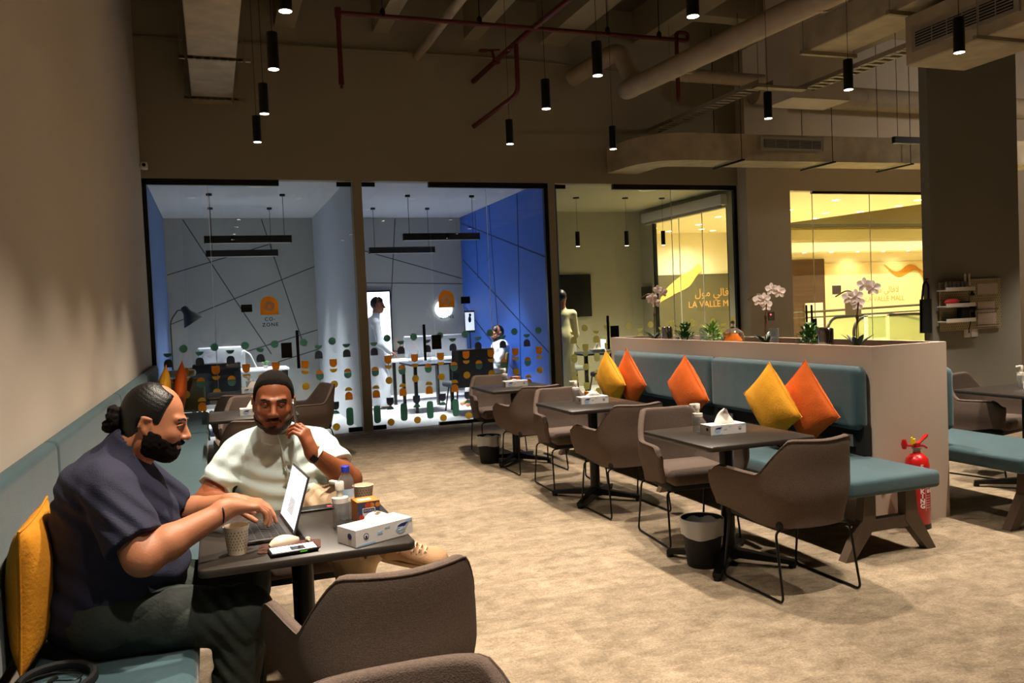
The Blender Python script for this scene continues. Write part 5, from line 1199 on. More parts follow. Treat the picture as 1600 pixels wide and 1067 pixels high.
for x in (0, .62): b.box(x-.03, x+.03, -.03, .03, 0, 1.03)
b.box(-.03, .65, -.03, .03, 1.0, 1.04); b.box(0, .62, -.02, .02, .3, .5); b.build('railing_frame', 'mall_cream', t, smooth=False)
b = MB(); b.box(.03, .59, -.004, .004, .05, 1.0); b.build('railing_glass', 'green_glass', t, smooth=False)
b = MB(); b.box(-.24, .24, -.01, .01, -.16, .16); o = tag(b.build('paper_notice', 'mall_cream', smooth=False), 'cream paper notice stuck on the entrance glass', 'notice', 'paper notices on the entrance glass'); o.location = (9.74, YB+.045, 1.30); o.scale = (.65, 1, .75)
b = MB(); b.box(-.08, .08, -.01, .01, -.07, .07); o = tag(b.build('paper_notice', 'paper', smooth=False), 'small pale square notice high on the entrance glass', 'notice', 'paper notices on the entrance glass'); o.location = (9.42, YB+.045, 1.60)
# ================================================================ people
def V(*a): return np.array(a, dtype=np.float32)
def d_cap(P, a, ra, c, rb):
    a = V(*a); c = V(*c); ba = c-a; pa = P-a; t = np.clip((pa@ba)/max(1e-9, float(ba@ba)), 0, 1)
    return np.linalg.norm(pa-t[..., None]*ba, axis=-1)-(ra+(rb-ra)*t)
def d_ell(P, c, r, R=None):
    q = P-V(*c)
    if R is not None: q = q@np.array(R, dtype=np.float32)
    r = V(*r); k0 = np.linalg.norm(q/r, axis=-1); k1 = np.linalg.norm(q/(r*r), axis=-1)
    return np.where(k1 > 1e-9, k0*(k0-1)/np.maximum(k1, 1e-9), -r.min())
def sdf_mesh(ops, vox, post=None, pad=.02, grow=0.0):
    """ops: ('c',a,ra,b,rb,k[,plane]) tapered limb | ('e',centre,radii,R,k) | ('-',...) carve. Smooth union, one closed surface."""
    lo = np.array([1e9]*3); hi = -lo
    bbs = []
    for o in ops:
        q = o[1:] if o[0] == '-' else o
        if q[0] == 'c':
            r = max(q[2], q[4])+grow; a = np.minimum(q[1], q[3])-r; c = np.maximum(q[1], q[3])+r
        else:
            r = max(q[2])+grow; a = np.array(q[1])-r; c = np.array(q[1])+r
        bbs.append((a, c))
        if o[0] != '-': lo = np.minimum(lo, a); hi = np.maximum(hi, c)
    lo -= pad; hi += pad; n = np.ceil((hi-lo)/vox).astype(int)+1
    D = np.full(n, .5, dtype=np.float32)
    ax = [lo[i]+np.arange(n[i])*vox for i in range(3)]
    for o, (a, c) in zip(ops, bbs):
        carve = o[0] == '-'; q = o[1:] if carve else o
        k = q[5] if q[0] == 'c' else q[4]; m = k+3*vox
        i0 = np.maximum(0, np.floor((a-m-lo)/vox).astype(int)); i1 = np.minimum(n, np.ceil((c+m-lo)/vox).astype(int)+1)
        if np.any(i1 <= i0): continue
        P = np.stack(np.meshgrid(*[ax[j][i0[j]:i1[j]] for j in range(3)], indexing='ij'), -1).astype(np.float32)
        if q[0] == 'c':
            d = d_cap(P, q[1], q[2]+grow, q[3], q[4]+grow)
            if len(q) > 6 and q[6] is not None:
                pt, nr = q[6]; d = np.maximum(d, (P-V(*pt))@V(*nr))
        else: d = d_ell(P, q[1], [x+grow for x in q[2]], q[3])
        S_ = D[i0[0]:i1[0], i0[1]:i1[1], i0[2]:i1[2]]
        if carve:
            h = np.clip(.5-.5*(S_+d)/k, 0, 1); S_[...] = S_*(1-h)+(-d)*h+k*h*(1-h)
        else:
            h = np.clip(.5+.5*(S_-d)/k, 0, 1); S_[...] = S_*(1-h)+d*h-k*h*(1-h)
    if post is not None:
        P = np.stack(np.meshgrid(*ax, indexing='ij'), -1).astype(np.float32); D = post(P, D)
    # surface nets
    D[0] = D[-1] = .1; D[:, 0] = D[:, -1] = .1; D[:, :, 0] = D[:, :, -1] = .1
    s = D < 0; c = [s[i:n[0]-1+i, j:n[1]-1+j, k:n[2]-1+k] for i in (0, 1) for j in (0, 1) for k in (0, 1)]
    cnt = sum(x.astype(np.int8) for x in c); act = (cnt > 0) & (cnt < 8); idx = -np.ones(act.shape, dtype=np.int64); cells = np.argwhere(act); idx[act] = np.arange(len(cells))
    acc = np.zeros((len(cells), 3)); num = np.zeros(len(cells))
    cor = [(i, j, k) for i in (0, 1) for j in (0, 1) for k in (0, 1)]
    for A in range(8):
        for B in range(A+1, 8):
            if sum(abs(cor[A][t]-cor[B][t]) for t in range(3)) != 1: continue
            pa = cells+cor[A]; pb = cells+cor[B]; va = D[tuple(pa.T)]; vb = D[tuple(pb.T)]; x = (va < 0) != (vb < 0)
            t = np.where(x, va/np.where(np.abs(va-vb) < 1e-12, 1, va-vb), 0)
            acc += np.where(x[:, None], pa+(pb-pa)*t[:, None], 0); num += x
    vs = lo+(acc/np.maximum(num, 1)[:, None])*vox
    fs = []
    for axn in range(3):
        sh = [0, 0, 0]; sh[axn] = 1; u, v = [(1, 2), (2, 0), (0, 1)][axn]
        a_ = s[:n[0]-sh[0], :n[1]-sh[1], :n[2]-sh[2]]; b_ = s[sh[0]:, sh[1]:, sh[2]:]
        ed = np.argwhere(a_ != b_); ed = ed[(ed[:, u] > 0) & (ed[:, v] > 0) & (ed[:, u] < n[u]-1) & (ed[:, v] < n[v]-1)]
        fl = a_[tuple(ed.T)]; q = []
        for du, dv in ((0, 0), (-1, 0), (-1, -1), (0, -1)):
            e = ed.copy(); e[:, u] += du; e[:, v] += dv; q.append(idx[tuple(e.T)])
        q = np.stack(q, 1); q[~fl] = q[~fl][:, ::-1]; fs.append(q)
    fs = np.concatenate(fs); fs = fs[(fs >= 0).all(1)]
    return vs, fs
def sdf_obj(name, mt, ops, vox, parent, post=None, grow=0.0, smooth_it=1):
    vs, fs = sdf_mesh(ops, vox, post, grow=grow); L = np.array(parent.location)
    me = bpy.data.meshes.new(name); me.from_pydata((vs-L).tolist(), [], fs.tolist()); me.materials.append(M[mt])
    if smooth_it:
        bm = bmesh.new(); bm.from_mesh(me)
        for _ in range(smooth_it): bmesh.ops.smooth_vert(bm, verts=bm.verts, factor=.5, use_axis_x=True, use_axis_y=True, use_axis_z=True)
        bmesh.ops.recalc_face_normals(bm, faces=bm.faces); bm.to_mesh(me); bm.free()
    me.polygons.foreach_set('use_smooth', [True]*len(me.polygons)); me.update()
    o = bpy.data.objects.new(name, me); COL.objects.link(o); o.parent = parent; return o
def nz(P, f, seed=0, amp=1.0, st=(1, 1, 1)):
    rs = np.random.RandomState(seed); o = 0
    for k in range(4):
        d = rs.randn(3)*np.array(st); d = d/np.linalg.norm(d)*f*(1+.6*k); o = o+np.sin(P@V(*d)+rs.rand()*6+1.5*np.sin(P@V(*(rs.randn(3)*f*.4))))/(1+.5*k)
    return o*amp/2

class Head:
    """head frame: x to the person's left, y forward, z up; s scales it"""
    def __init__(h, c, fwd, up=(0, 0, 1), s=1.0):
        f = Vector(fwd).normalized(); u = Vector(up); u = (u-f*u.dot(f)).normalized(); x = u.cross(f)*-1
        x = f.cross(u); h.R = Matrix((x, f, u)).transposed(); h.c = Vector(c); h.s = s
    def p(h, x, y, z): return tuple(h.c+h.R @ Vector((x, y, z))*h.s)
    def loc(h, P):
        return ((P-V(*h.c))@np.array(h.R, dtype=np.float32))/h.s
    def ops(h, nose=1.0, brow=1.0, jaw=1.0):
        s = h.s; R = [list(r) for r in h.R]; p = h.p
        E = lambda c, r, k=.02: ('e', p(*c), [q*s for q in r], R, k*s)
        C = lambda a, ra, b_, rb, k=.01: ('c', p(*a), ra*s, p(*b_), rb*s, k*s)
        o = [E((0, -.012, .035), (.077, .098, .098), .02), E((0, .03, -.035), (.063*jaw, .065, .075), .04), E((0, .062, -.088), (.034*jaw, .028, .026), .03),
             E((.045*jaw, .0, -.055), (.028, .045, .045), .03), E((-.045*jaw, .0, -.055), (.028, .045, .045), .03),
             E((.036, .066, -.022), (.026, .024, .022), .02), E((-.036, .066, -.022), (.026, .024, .022), .02),
             C((-.042, .076, .032), .010*brow, (-.012, .090, .028), .010*brow, .014), C((.042, .076, .032), .010*brow, (.012, .090, .028), .010*brow, .014),
             ('-',)+E((.032, .100, .010), (.019, .016, .0115), .012), ('-',)+E((-.032, .100, .010), (.019, .016, .0115), .012),
             C((0, .090, .018), .009, (0, .116*nose, -.022), .0125, .012), E((0, .112, -.027), (.014, .013, .0105), .008), E((.014, .102, -.030), (.009, .012, .008), .007), E((-.014, .102, -.030), (.009, .012, .008), .007),
             ('-',)+E((.008, .108, -.040), (.0045, .006, .004), .003), ('-',)+E((-.008, .108, -.040), (.0045, .006, .004), .003),
             C((-.018, .089, -.055), .005, (0, .099, -.052), .006, .006), C((.018, .089, -.055), .005, (0, .099, -.052), .006, .006),
             C((-.015, .088, -.067), .006, (.015, .088, -.067), .006, .007), C((0, .093, -.067), .006, (0, .094, -.067), .006, .007),
             ('-',)+C((-.020, .097, -.0605), .0014, (.020, .097, -.0605), .0014, .004)]
        for sx in (-1, 1):
            o += [E((sx*.080, -.012, -.002), (.009, .020, .031), .008), C((sx*.086, -.024, .022), .005, (sx*.088, -.030, -.010), .005, .006), C((sx*.086, -.024, .022), .005, (sx*.084, .004, .020), .004, .006),
                  E((sx*.079, -.002, -.030), (.007, .010, .009), .006), ('-',)+E((sx*.090, -.008, -.002), (.007, .010, .016), .006)]
            # eyelids
            o += [C((sx*.018, .0880, .0125), .0036, (sx*.032, .0925, .0155), .0042, .004), C((sx*.032, .0925, .0155), .0042, (sx*.047, .0830, .0115), .003, .004), C((sx*.02, .0865, .004), .003, (sx*.045, .083, .0035), .003, .004)]
        return o
    def eyes(h, parent, look=(0, 1, -.2), r=.0125):
        L = Vector(look).normalized()
        for sx in (-1, 1):
            c = Vector((sx*.032, .0785, .0100)); b = MB(); pl = Vector(parent.location)
            m4 = Matrix.Translation(h.c-pl) @ (h.R.to_4x4()) @ Matrix.Scale(h.s, 4)
            b.ell(tuple(c), (r, r, r), 10, 0)
            q = c+L*(r-.0055); rot = Vector((0, 0, 1)).rotation_difference(L).to_matrix().to_4x4()
            b.ell(tuple(c+L*.0050), (.0064, .0064, .0082), 8, 1, rot)
            b.v = [tuple(m4 @ Vector(v)) for v in b.v]; b.build('eye', ['eye_white', 'iris'], parent, weld=False)
def hand_ops(w, palm_dir, palm_n, thumb_side, curl=(.4, .5, .6, .7), s=1.0, spread=.12, thumb=(.5, .3), L=1.0):
    """w wrist, palm_dir towards the fingers, palm_n out of the palm, thumb_side to the thumb"""
    d = Vector(palm_dir).normalized(); n = Vector(palm_n); n = (n-d*n.dot(d)).normalized(); t = Vector(thumb_side); t = (t-d*t.dot(d)-n*t.dot(n)).normalized(); w = Vector(w); o = []
    for k, off in enumerate((.030, .010, -.010, -.029)):
        o.append(('c', tuple(w+t*off*.5*s+d*.012*s), .015*s, tuple(w+(t*off+d*(.082-.005*abs(k-1)))*s), .0125*s, .012*s))
    o.append(('c', tuple(w-d*.03*s), .024*s, tuple(w+d*.025*s), .022*s, .02*s))
    for k, (off, ln) in enumerate(((.030, .92), (.010, 1.02), (-.010, .96), (-.029, .76))):
        p = w+(t*off+d*(.084-.005*abs(k-1)))*s; a = 0; dd = (d+t*(spread*(1.5-k)*.5)).normalized(); r = .0092
        for j, sg in enumerate((.042, .026, .022)):
            a += curl[k]*(1.0, 1.15, .8)[j]; q = p+(dd*math.cos(a)+n*math.sin(a))*sg*ln*s*L
            o.append(('c', tuple(p), r*s, tuple(q), (r-.0008)*s, .0022*s)); p = q; r -= .0008
    p = w+(t*.022+d*.018+n*.006)*s; a1, a2 = thumb
    q = p+(t*math.cos(a1)+d*math.sin(a1)+n*.35).normalized()*.042*s; o.append(('c', tuple(p), .016*s, tuple(q), .0125*s, .01*s))
    q2 = q+(t*math.cos(a1+.5)*.6+d*math.sin(a1+.5)+n*a2).normalized()*.032*s; o.append(('c', tuple(q), .0118*s, tuple(q2), .0105*s, .003*s))
    q3 = q2+(t*.1+d*1.0+n*a2*1.2).normalized()*.026*s; o.append(('c', tuple(q2), .0104*s, tuple(q3), .009*s, .003*s))
    return o
def arm_ops(sh, el, wr, r=(.058, .046, .042, .028), k=.03):
    sh, el, wr = Vector(sh), Vector(el), Vector(wr); f = el.lerp(wr, .28)
    return [('c', tuple(sh), r[0], tuple(el), r[1], k), ('c', tuple(el), r[1]*.98, tuple(f), r[2]*1.04, .025), ('c', tuple(f), r[2]*1.04, tuple(wr), r[3], .02)]
def shoe(parent, heel, toe, up, s=1.0, laces=True, mt='shoe', sole='shoe_sole'):
    h, t_ = Vector(heel), Vector(toe); f = (t_-h).normalized(); u = Vector(up); u = (u-f*u.dot(f)).normalized(); x = f.cross(u); R = Matrix((x, f, u)).transposed()
    P = lambda a, b_, c: tuple(h+R @ Vector((a, b_, c))*s); E = lambda c, r, k=.03: ('e', P(*c), [q*s for q in r], [list(q) for q in R], k)
    ops = [E((0, .04, .045), (.036, .05, .045)), E((0, .02, .075), (.034, .042, .035)), E((0, .13, .045), (.042, .07, .036)), E((0, .205, .036), (.046, .062, .032)), E((0, .235, .033), (.040, .042, .028)), ('c', P(0, .03, .07), .036*s, P(0, .10, .075), .030*s, .03)]
    sdf_obj('shoe_upper', mt, ops, .0045, parent, post=lambda Q, D: np.maximum(D, -((Q-V(*h))@V(*u))+.012))
    b = MB(); pl = Vector(parent.location); n = 28; top = []
    out = []
    for k in range(n):
        a = 2*PI*k/n; y = .125+.15*math.sin(a); w_ = .040+.010*math.sin(a)-.004*math.cos(2*a); out.append((w_*math.cos(a), y))
    b.prism(out, -.004, .016, Matrix.Translation(h-pl) @ R.to_4x4() @ Matrix.Scale(s, 4)); b.build('shoe_sole', sole, parent, autosmooth=40)
    if laces:
        b = MB(); q = lambda a, b_, c: h-pl+R @ Vector((a, b_, c))*s
        for k in range(5):
            y = .085+k*.022; z = .118-.0098*k; b.tube([q(-.026, y, z-.022), q(-.012, y+.006, z-.003), q(.012, y+.012, z-.003), q(.026, y+.018, z-.024)], .0034, 6)
            b.tube([q(.026, y, z-.022), q(.012, y+.006, z), q(-.012, y+.012, z), q(-.026, y+.018, z-.024)], .0034, 6)
        b.tube(fillet([q(0, .08, .108), q(-.03, .06, .13), q(-.055, .08, .10), q(-.01, .085, .108), q(.03, .05, .13), q(.05, .075, .09), q(0, .085, .108)], .02, 4), .0034, 6)
        b.tube(fillet([q(0, .085, .108), q(-.03, .07, .09), q(-.05, .075, .04)], .02, 4), .0034, 6)
        b.v = b.v; b.build('laces', 'lace', parent, weld=False)

# ---------------------------------------------------------------- man in navy, typing
m1 = thing('person', 'man in navy t-shirt with a hair bun, typing at the laptop', 'person', (-.35, 3.0, .466))
h1 = Head((-.200, 2.985, 1.168), (1, -.16, -.26), (.22, .0, 1), .97)
torso1 = [('e', (-.40, 3.0, .58), (.16, .19, .13), None, .06), ('e', (-.325, 3.0, .70), (.20, .195, .16), None, .08), ('e', (-.335, 3.0, .86), (.185, .19, .16), None, .08), ('e', (-.355, 3.0, .98), (.135, .17, .095), None, .06),
          ('c', (-.345, 2.87, .995), .070, (-.345, 3.13, .995), .070, .05), ('c', (-.345, 3.0, 1.0), .085, (-.275, 2.99, 1.10), .064, .04)]
shR, elR, wrR = (-.325, 2.82, .975), (-.235, 2.71, .800), (.015, 2.80, .895)
shL, elL, wrL = (-.305, 3.18, .975), (-.155, 3.27, .795), (.035, 3.11, .850)
neck1 = [('c', (-.275, 2.99, 1.06), .062, h1.p(0, -.03, -.05), .056, .03)]
armR1 = arm_ops(shR, elR, wrR, (.066, .056, .050, .031)); armL1 = arm_ops(shL, elL, wrL, (.066, .056, .050, .031))
handR = hand_ops((.025, 2.802, .900), (.95, .25, -.10), (.05, .1, -1), (.0, 1, .1), (.50, .50, .56, .62), 1.0, .3, (.6, .4))
handL = hand_ops((.045, 3.102, .853), (.9, -.32, -.12), (.1, 0, -1), (-.1, -1, .1), (.35, .4, .45, .5), 1.0, .3, (.6, .4))
hipR, knR, anR = (-.36, 2.88, .565), (.045, 2.84, .535), (-.03, 2.86, .09)
hipL, knL, anL = (-.36, 3.12, .565), (.06, 3.20, .535), (.04, 3.20, .09)
legs1 = [('c', hipR, .105, knR, .070, .05), ('c', knR, .066, anR, .042, .04), ('c', hipL, .105, knL, .070, .05), ('c', knL, .066, anL, .042, .04)]
sdf_obj('body', 'skin1', [*[(o[0], o[1], [q*.9 for q in o[2]], o[3], o[4]) if o[0] == 'e' else (o[0], o[1], o[2]*.85, o[3], o[4]*.85, o[5]) for o in torso1], *neck1, *h1.ops(nose=.97, brow=1.0, jaw=1.08), *armR1, *armL1, *handR, *handL, *legs1], .0042, m1)
h1.eyes(m1, (.0, 1, -.35))
def sleeve(sh, el, t, r0, r1):
    s_, e_ = Vector(sh), Vector(el); m = s_.lerp(e_, t); d = (e_-s_).normalized()
    return ('c', tuple(s_), r0, tuple(m+d*.04), r1, .022, (tuple(m), tuple(d)))
def post_shirt1(P, D):
    wr = nz(P, 38, 3, .0035, (1, .6, 1))+.006*np.sin(P[..., 2]*70+P[..., 0]*45+2*np.sin(P[..., 1]*14))*np.clip(1-np.abs(P[..., 2]-.68)/.16, 0, 1)+.005*np.sin((P[..., 0]+P[..., 2])*95+P[..., 1]*20)*np.clip(1-np.abs(P[..., 2]-.93)/.12, 0, 1)
    D = D+wr
    nk = np.linalg.norm((P-V(-.258, 2.99, 1.105))*V(1, 1, .9), axis=-1)-.073
    D = np.maximum(D, -nk)
    D = np.maximum(D, -(P[..., 2]-.50-(P[..., 0]+.35)*.30)*.9)
    return D
sdf_obj('t_shirt', 'navy_shirt', [*torso1, sleeve(shR, elR, .80, .074, .082), sleeve(shL, elL, .80, .074, .082)], .0048, m1, post_shirt1, grow=.010)
def post_tr1(P, D):
    D = D+nz(P, 45, 8, .003)+.005*np.sin(P[..., 0]*120+P[..., 2]*90)*np.clip(1-np.abs(P[..., 0]+.02)/.10, 0, 1)
    return np.maximum(D, .10-P[..., 2])
sdf_obj('trousers', 'dark_trouser', [('e', (-.385, 3.0, .575), (.15, .20, .11), None, .05), ('c', hipR, .112, knR, .083, .05), ('c', knR, .08, anR, .065, .04), ('c', hipL, .112, knL, .083, .05), ('c', knL, .08, anL, .065, .04)], .0055, m1, post_tr1, grow=.004)
def post_hair1(P, D):
    q = h1.loc(P); x, y, z = q[..., 0], q[..., 1], q[..., 2]
    zl = np.interp(y, [-.03, -.008, .012, .028, .034, .040, .048, .056], [-.085, -.035, -.022, -.018, .03, .062, .085, .2])
    bald = .040-np.sqrt((x/.95)**2+((y-.050)/1.25)**2+((z-.132)/.8)**2)
    ear = np.where(np.abs(x) > .062, .027-np.sqrt((y+.012)**2+(z+.004)**2), -1)
    D = D-.001-.006*np.clip(np.minimum(z-zl, -bald)/.03, 0, 1)+.0007*np.sin(z*520+y*180+x*90)
    return np.maximum.reduce([D, zl-z, bald, ear])
skull1 = [o for o in h1.ops(nose=.97, jaw=1.08)[:1]]+neck1
sdf_obj('hair', 'hair', skull1, .0042, m1, post_hair1)
bun = []
rr = random.Random(5)
for k in range(26): a = rr.uniform(0, 6.28); e = rr.uniform(-1.2, 1.2); bun.append(('e', h1.p(.030*math.cos(a)*math.cos(e)-.0, -.125+.028*math.sin(a)*math.cos(e), -.012+.036*math.sin(e)), (.017, .017, .017), None, .004))
bun.append(('e', h1.p(0, -.12, -.012), (.03, .03, .034), None, .01))
sdf_obj('hair_bun', 'hair_curly', bun, .004, m1, lambda P, D: D+nz(P, 300, 4, .003))
def beard_post(h, low=-.14, th=.006, seed=1, must=True, cheek=-.02, sideburn=.02, full=1.0, ycut=-.012):
    def f(P, D):
        q = h.loc(P); x, y, z = q[..., 0], q[..., 1], q[..., 2]
        T = th*(1+np.clip((-z-.07)/.05, 0, 1)*full)
        D = D-T+nz(P, 330, seed, .0013)
        up = z-(cheek-.030*np.clip((y-.03)/.05, 0, 1)+.35*np.clip(-y+.02, 0, .03))      # upper cheek line
        mouth = .0115-np.sqrt((np.abs(x)/2.1)**2+(z+.0615)**2)                # leave the lips free
        mst = np.maximum(np.abs(z+.047+.006*(np.abs(x)/.03)**2)-.0065, np.abs(x)-.034)
        chin = np.maximum(up, mouth); reg = chin
        if must: reg = np.minimum(reg, np.maximum(mst, .080-y))
        reg = np.maximum(reg, ycut-y); ear = np.where(np.abs(x) > .068, .02-np.abs(y+.01)+0*z, -1)
        return np.maximum.reduce([D-.002, reg+nz(P, 210, seed+3, .004), low-z])
    return f
sdf_obj('beard', 'hair_curly', h1.ops(nose=.97, jaw=1.08)[:5]+h1.ops(nose=.97, jaw=1.08)[17:21], .0038, m1, beard_post(h1, -.135, .003, 2, cheek=-.022, full=1.2))
b = MB(); L1_ = Vector(m1.location)
for sx in (-1, 1):
    pts = [Vector(h1.p(sx*.014, .0985, .030)), Vector(h1.p(sx*.030, .0975, .036)), Vector(h1.p(sx*.050, .080, .031))]
    b = MB(); b.tube([p-L1_ for p in fillet(pts, .02, 4)], .0036, 8); b.build('eyebrow', 'hair', m1)
b = MB(); w_ = Vector((-.012, 2.79, .885)); d_ = (Vector(wrR)-Vector(elR)).normalized(); F = frame(w_-L1_, d_.cross(Vector((0, 0, 1))), (0, 0, 1))
pts = [F @ Vector((.034*math.cos(2*PI*k/24), .034*math.sin(2*PI*k/24), 0)) for k in range(24)]; b.tube(pts, .0035, 6, closed=True); b.build('bracelet', 'black', m1)
shoe(m1, (-.08, 2.86, .004), (.2, 2.84, .004), (0, 0, 1), 1, False, 'black_soft', 'black'); shoe(m1, (-.02, 3.2, .004), (.25, 3.2, .004), (0, 0, 1), 1, False, 'black_soft', 'black')

# ---------------------------------------------------------------- man in mint, on the phone
m2 = thing('person', 'man in a pale mint shirt sitting cross-legged with a phone at his ear', 'person', (.25, 3.85, .475))
h2 = Head((.222, 3.625, 1.145), (-.08, -1, -.13), (.05, -.05, 1), 1.0)
torso2 = [('e', (.25, 3.90, .60), (.18, .15, .12), None, .06), ('e', (.25, 3.79, .735), (.178, .165, .15), None, .08), ('e', (.24, 3.78, .87), (.165, .135, .14), None, .08), ('e', (.24, 3.77, .945), (.15, .10, .075), None, .05),
          ('c', (.10, 3.77, .950), .050, (.38, 3.77, .950), .050, .05), ('c', (.24, 3.75, .96), .07, (.228, 3.70, 1.05), .058, .04)]
sR, eR, wR = (.068, 3.76, .935), (-.070, 3.68, .745), (.06, 3.50, .765)
sL, eL, wL = (.408, 3.76, .935), (.515, 3.58, .795), (.352, 3.475, .945)
neck2 = [('c', (.235, 3.74, 1.0), .060, h2.p(0, -.03, -.05), .056, .03)]
armR2 = arm_ops(sR, eR, wR, (.056, .049, .046, .029)); armL2 = arm_ops(sL, eL, wL, (.056, .050, .047, .029))
hL2 = hand_ops((.348, 3.475, .955), (-.45, .06, .88), (-.45, .85, -.2), (-.9, -.1, -.4), (.30, .42, .55, .65), 1.0, .18, (1.1, .5))
hL2 = hand_ops((.350, 3.475, .955), (-.32, .10, .95), (-.75, .62, -.25), (-.35, .9, .25), (.62, .70, .75, .8), 1.0, .15, (1.2, .4))
hR2 = hand_ops((.065, 3.49, .765), (.8, -.5, -.2), (.0, -.2, -1), (.3, -.9, .1), (.3, .35, .4, .45), 1.0, .2, (.6, .4))
hipR2, knR2, anR2 = (.15, 3.86, .60), (.0, 3.50, .655), (.60, 3.34, .545)
hipL2, knL2, anL2 = (.35, 3.86, .58), (.50, 3.42, .505), (.47, 3.30, .09)
legs2 = [('c', hipR2, .09, knR2, .062, .04), ('c', knR2, .058, anR2, .04, .03), ('c', hipL2, .09, knL2, .062, .04), ('c', knL2, .056, anL2, .038, .03)]
sdf_obj('body', 'skin2', [*[(o[0], o[1], [q*.9 for q in o[2]], o[3], o[4]) if o[0] == 'e' else (o[0], o[1], o[2]*.85, o[3], o[4]*.85, o[5]) for o in torso2], *neck2, *h2.ops(nose=.98, jaw=1.02), *armR2, *armL2, *hL2, *hR2, *legs2], .0040, m2)
h2.eyes(m2, (.05, 1, -.55))
def post_shirt2(P, D):
    x, y, z = P[..., 0], P[..., 1], P[..., 2]
    belly = np.clip(1-np.abs(z-.80)/.16, 0, 1)
    D = D+nz(P, 30, 12, .003)+.0075*np.sin(z*86+(x-.25)*22+3*np.sin(x*9))*belly+.004*np.sin((x-z)*70)*np.clip(1-np.abs(z-.93)/.1, 0, 1)
    nk = np.linalg.norm((P-V(.233, 3.715, 1.06))*V(1, 1, .8), axis=-1)-.072
    D = np.maximum(D, -nk)
    return np.maximum(D, .63-z)
sdf_obj('shirt', 'mint_shirt', [*torso2, sleeve(sR, eR, .70, .058, .062), sleeve(sL, eL, .66, .058, .064)], .0045, m2, post_shirt2, grow=.012)
def post_collar(P, D):
    q = P-V(.233, 3.702, 1.012); z = q[..., 2]-.35*q[..., 1]; r = np.linalg.norm(q[..., :2]*V(1, 1), axis=-1)
    return np.maximum(np.maximum(np.abs(r-.070-.15*(-z))-.004, np.abs(z)-.022), -1)
sdf_obj('shirt_collar', 'mint_shirt', [('e', (.232, 3.705, 1.02), (.12, .12, .07), None, .01)], .0035, m2, post_collar)
b = MB(); L2v = Vector(m2.location)
pts = [Vector(p) for p in ((.235, 3.634, 1.005), (.245, 3.618, .95), (.255, 3.598, .89), (.262, 3.588, .84))]
b.tube([p-L2v for p in fillet(pts, .05, 5)], .010, 8, sx=.35, sy=1.0)
b.build('shirt_placket', 'mint_shirt', m2)
def post_tr2(P, D): return np.maximum(D+nz(P, 40, 18, .003)+.004*np.sin(P[..., 0]*90+P[..., 2]*60)*np.clip(1-np.abs(P[..., 1]-3.6)/.15, 0, 1), .075-P[..., 2])
hm = Vector(knR2).lerp(Vector(anR2), .93)
sdf_obj('trousers', 'beige_trouser', [('e', (.25, 3.87, .60), (.185, .15, .11), None, .05), ('c', hipR2, .10, knR2, .080, .05), ('c', knR2, .076, tuple(hm), .060, .04), ('c', hipL2, .10, knL2, .082, .05), ('c', knL2, .078, anL2, .062, .04),
     ('c', (.36, 3.72, .68), .095, (.47, 3.55, .66), .10, .06)], .005, m2, post_tr2, grow=.004)
def post_hair2(P, D):
    q = h2.loc(P); x, y, z = q[..., 0], q[..., 1], q[..., 2]
    zl = np.interp(y, [-.03, -.010, .004, .016, .024, .036, .050, .066, .080, .1], [-.080, -.030, -.014, -.010, .035, .066, .082, .092, .096, .102])
    ear = np.where(np.abs(x) > .064, .027-np.sqrt((y+.012)**2+(z+.002)**2), -1)
    D = D-.0010-.0060*np.clip((z-zl)/.030, 0, 1)+nz(P, 420, 6, .0012)
    return np.maximum.reduce([D, zl+nz(P, 260, 9, .0025)-z, ear])
sdf_obj('hair', 'hair_curly', h2.ops()[:1]+neck2, .0038, m2, post_hair2)
sdf_obj('beard', 'stubble', h2.ops(nose=.98, jaw=1.02)[:5]+h2.ops(nose=.98, jaw=1.02)[17:21], .0036, m2, beard_post(h2, -.130, .0018, 7, cheek=-.050, full=.6, ycut=.012))
b = MB()
for sx in (-1, 1):
    pts = [Vector(h2.p(sx*.013, .0985, .030)), Vector(h2.p(sx*.030, .098, .037)), Vector(h2.p(sx*.050, .080, .031))]
    b = MB(); b.tube([p-L2v for p in fillet(pts, .02, 4)], .0036, 8); b.build('eyebrow', 'hair', m2)
b = MB(); d_ = (Vector(wL)-Vector(eL)).normalized(); w_ = Vector(wL)-d_*.022; F = frame(w_-L2v, d_.cross(Vector((0, 1, 0))), (0, -1, 0))
pts = [F @ Vector((.0345*math.cos(2*PI*k/24), .0345*math.sin(2*PI*k/24), 0)) for k in range(24)]
nF = F.to_3x3() @ Vector((0, 0, 1)); b.grid(lambda u, v: F @ Vector((.0372*math.cos(2*PI*u), .0372*math.sin(2*PI*u), -.009+v*.018)), 28, 4, closed_u=True); b.build('watch_strap', 'white_card', m2)
b = MB(); b.rbox(-.015, .015, .036, .045, -.015, .015, .003, 2, mat4=F @ Matrix.Rotation(-.35, 4, 'Z')); b.build('watch_face', 'black', m2)
shoe(m2, (.585, 3.345, .515), (.86, 3.27, .46), (-.1, -.55, .85), 1.0)
shoe(m2, (.46, 3.34, .004), (.50, 3.06, .004), (0, 0, 1), 1.0)
t = thing('smartphone', 'silver-edged phone held to the ear of the man in mint', 'phone', (.300, 3.545, 1.085))
ax_ = Vector((-.10, -.15, 1)).normalized(); F = frame((0, 0, 0), ax_.cross(Vector((-1, .10, 0))).normalized(), ax_)
b = MB(); b.rbox(-.036, .036, -.073, .073, -.0045, .0045, .003, 2, mat4=F); b.build('phone_body', 'steel', t); b = MB(); b.box(-.033, .033, -.070, .070, .0045, .0050, mat4=F); b.box(-.033, .033, -.070, .070, -.0050, -.0045, mat4=F); b.build('phone_glass', 'black', t, smooth=False)
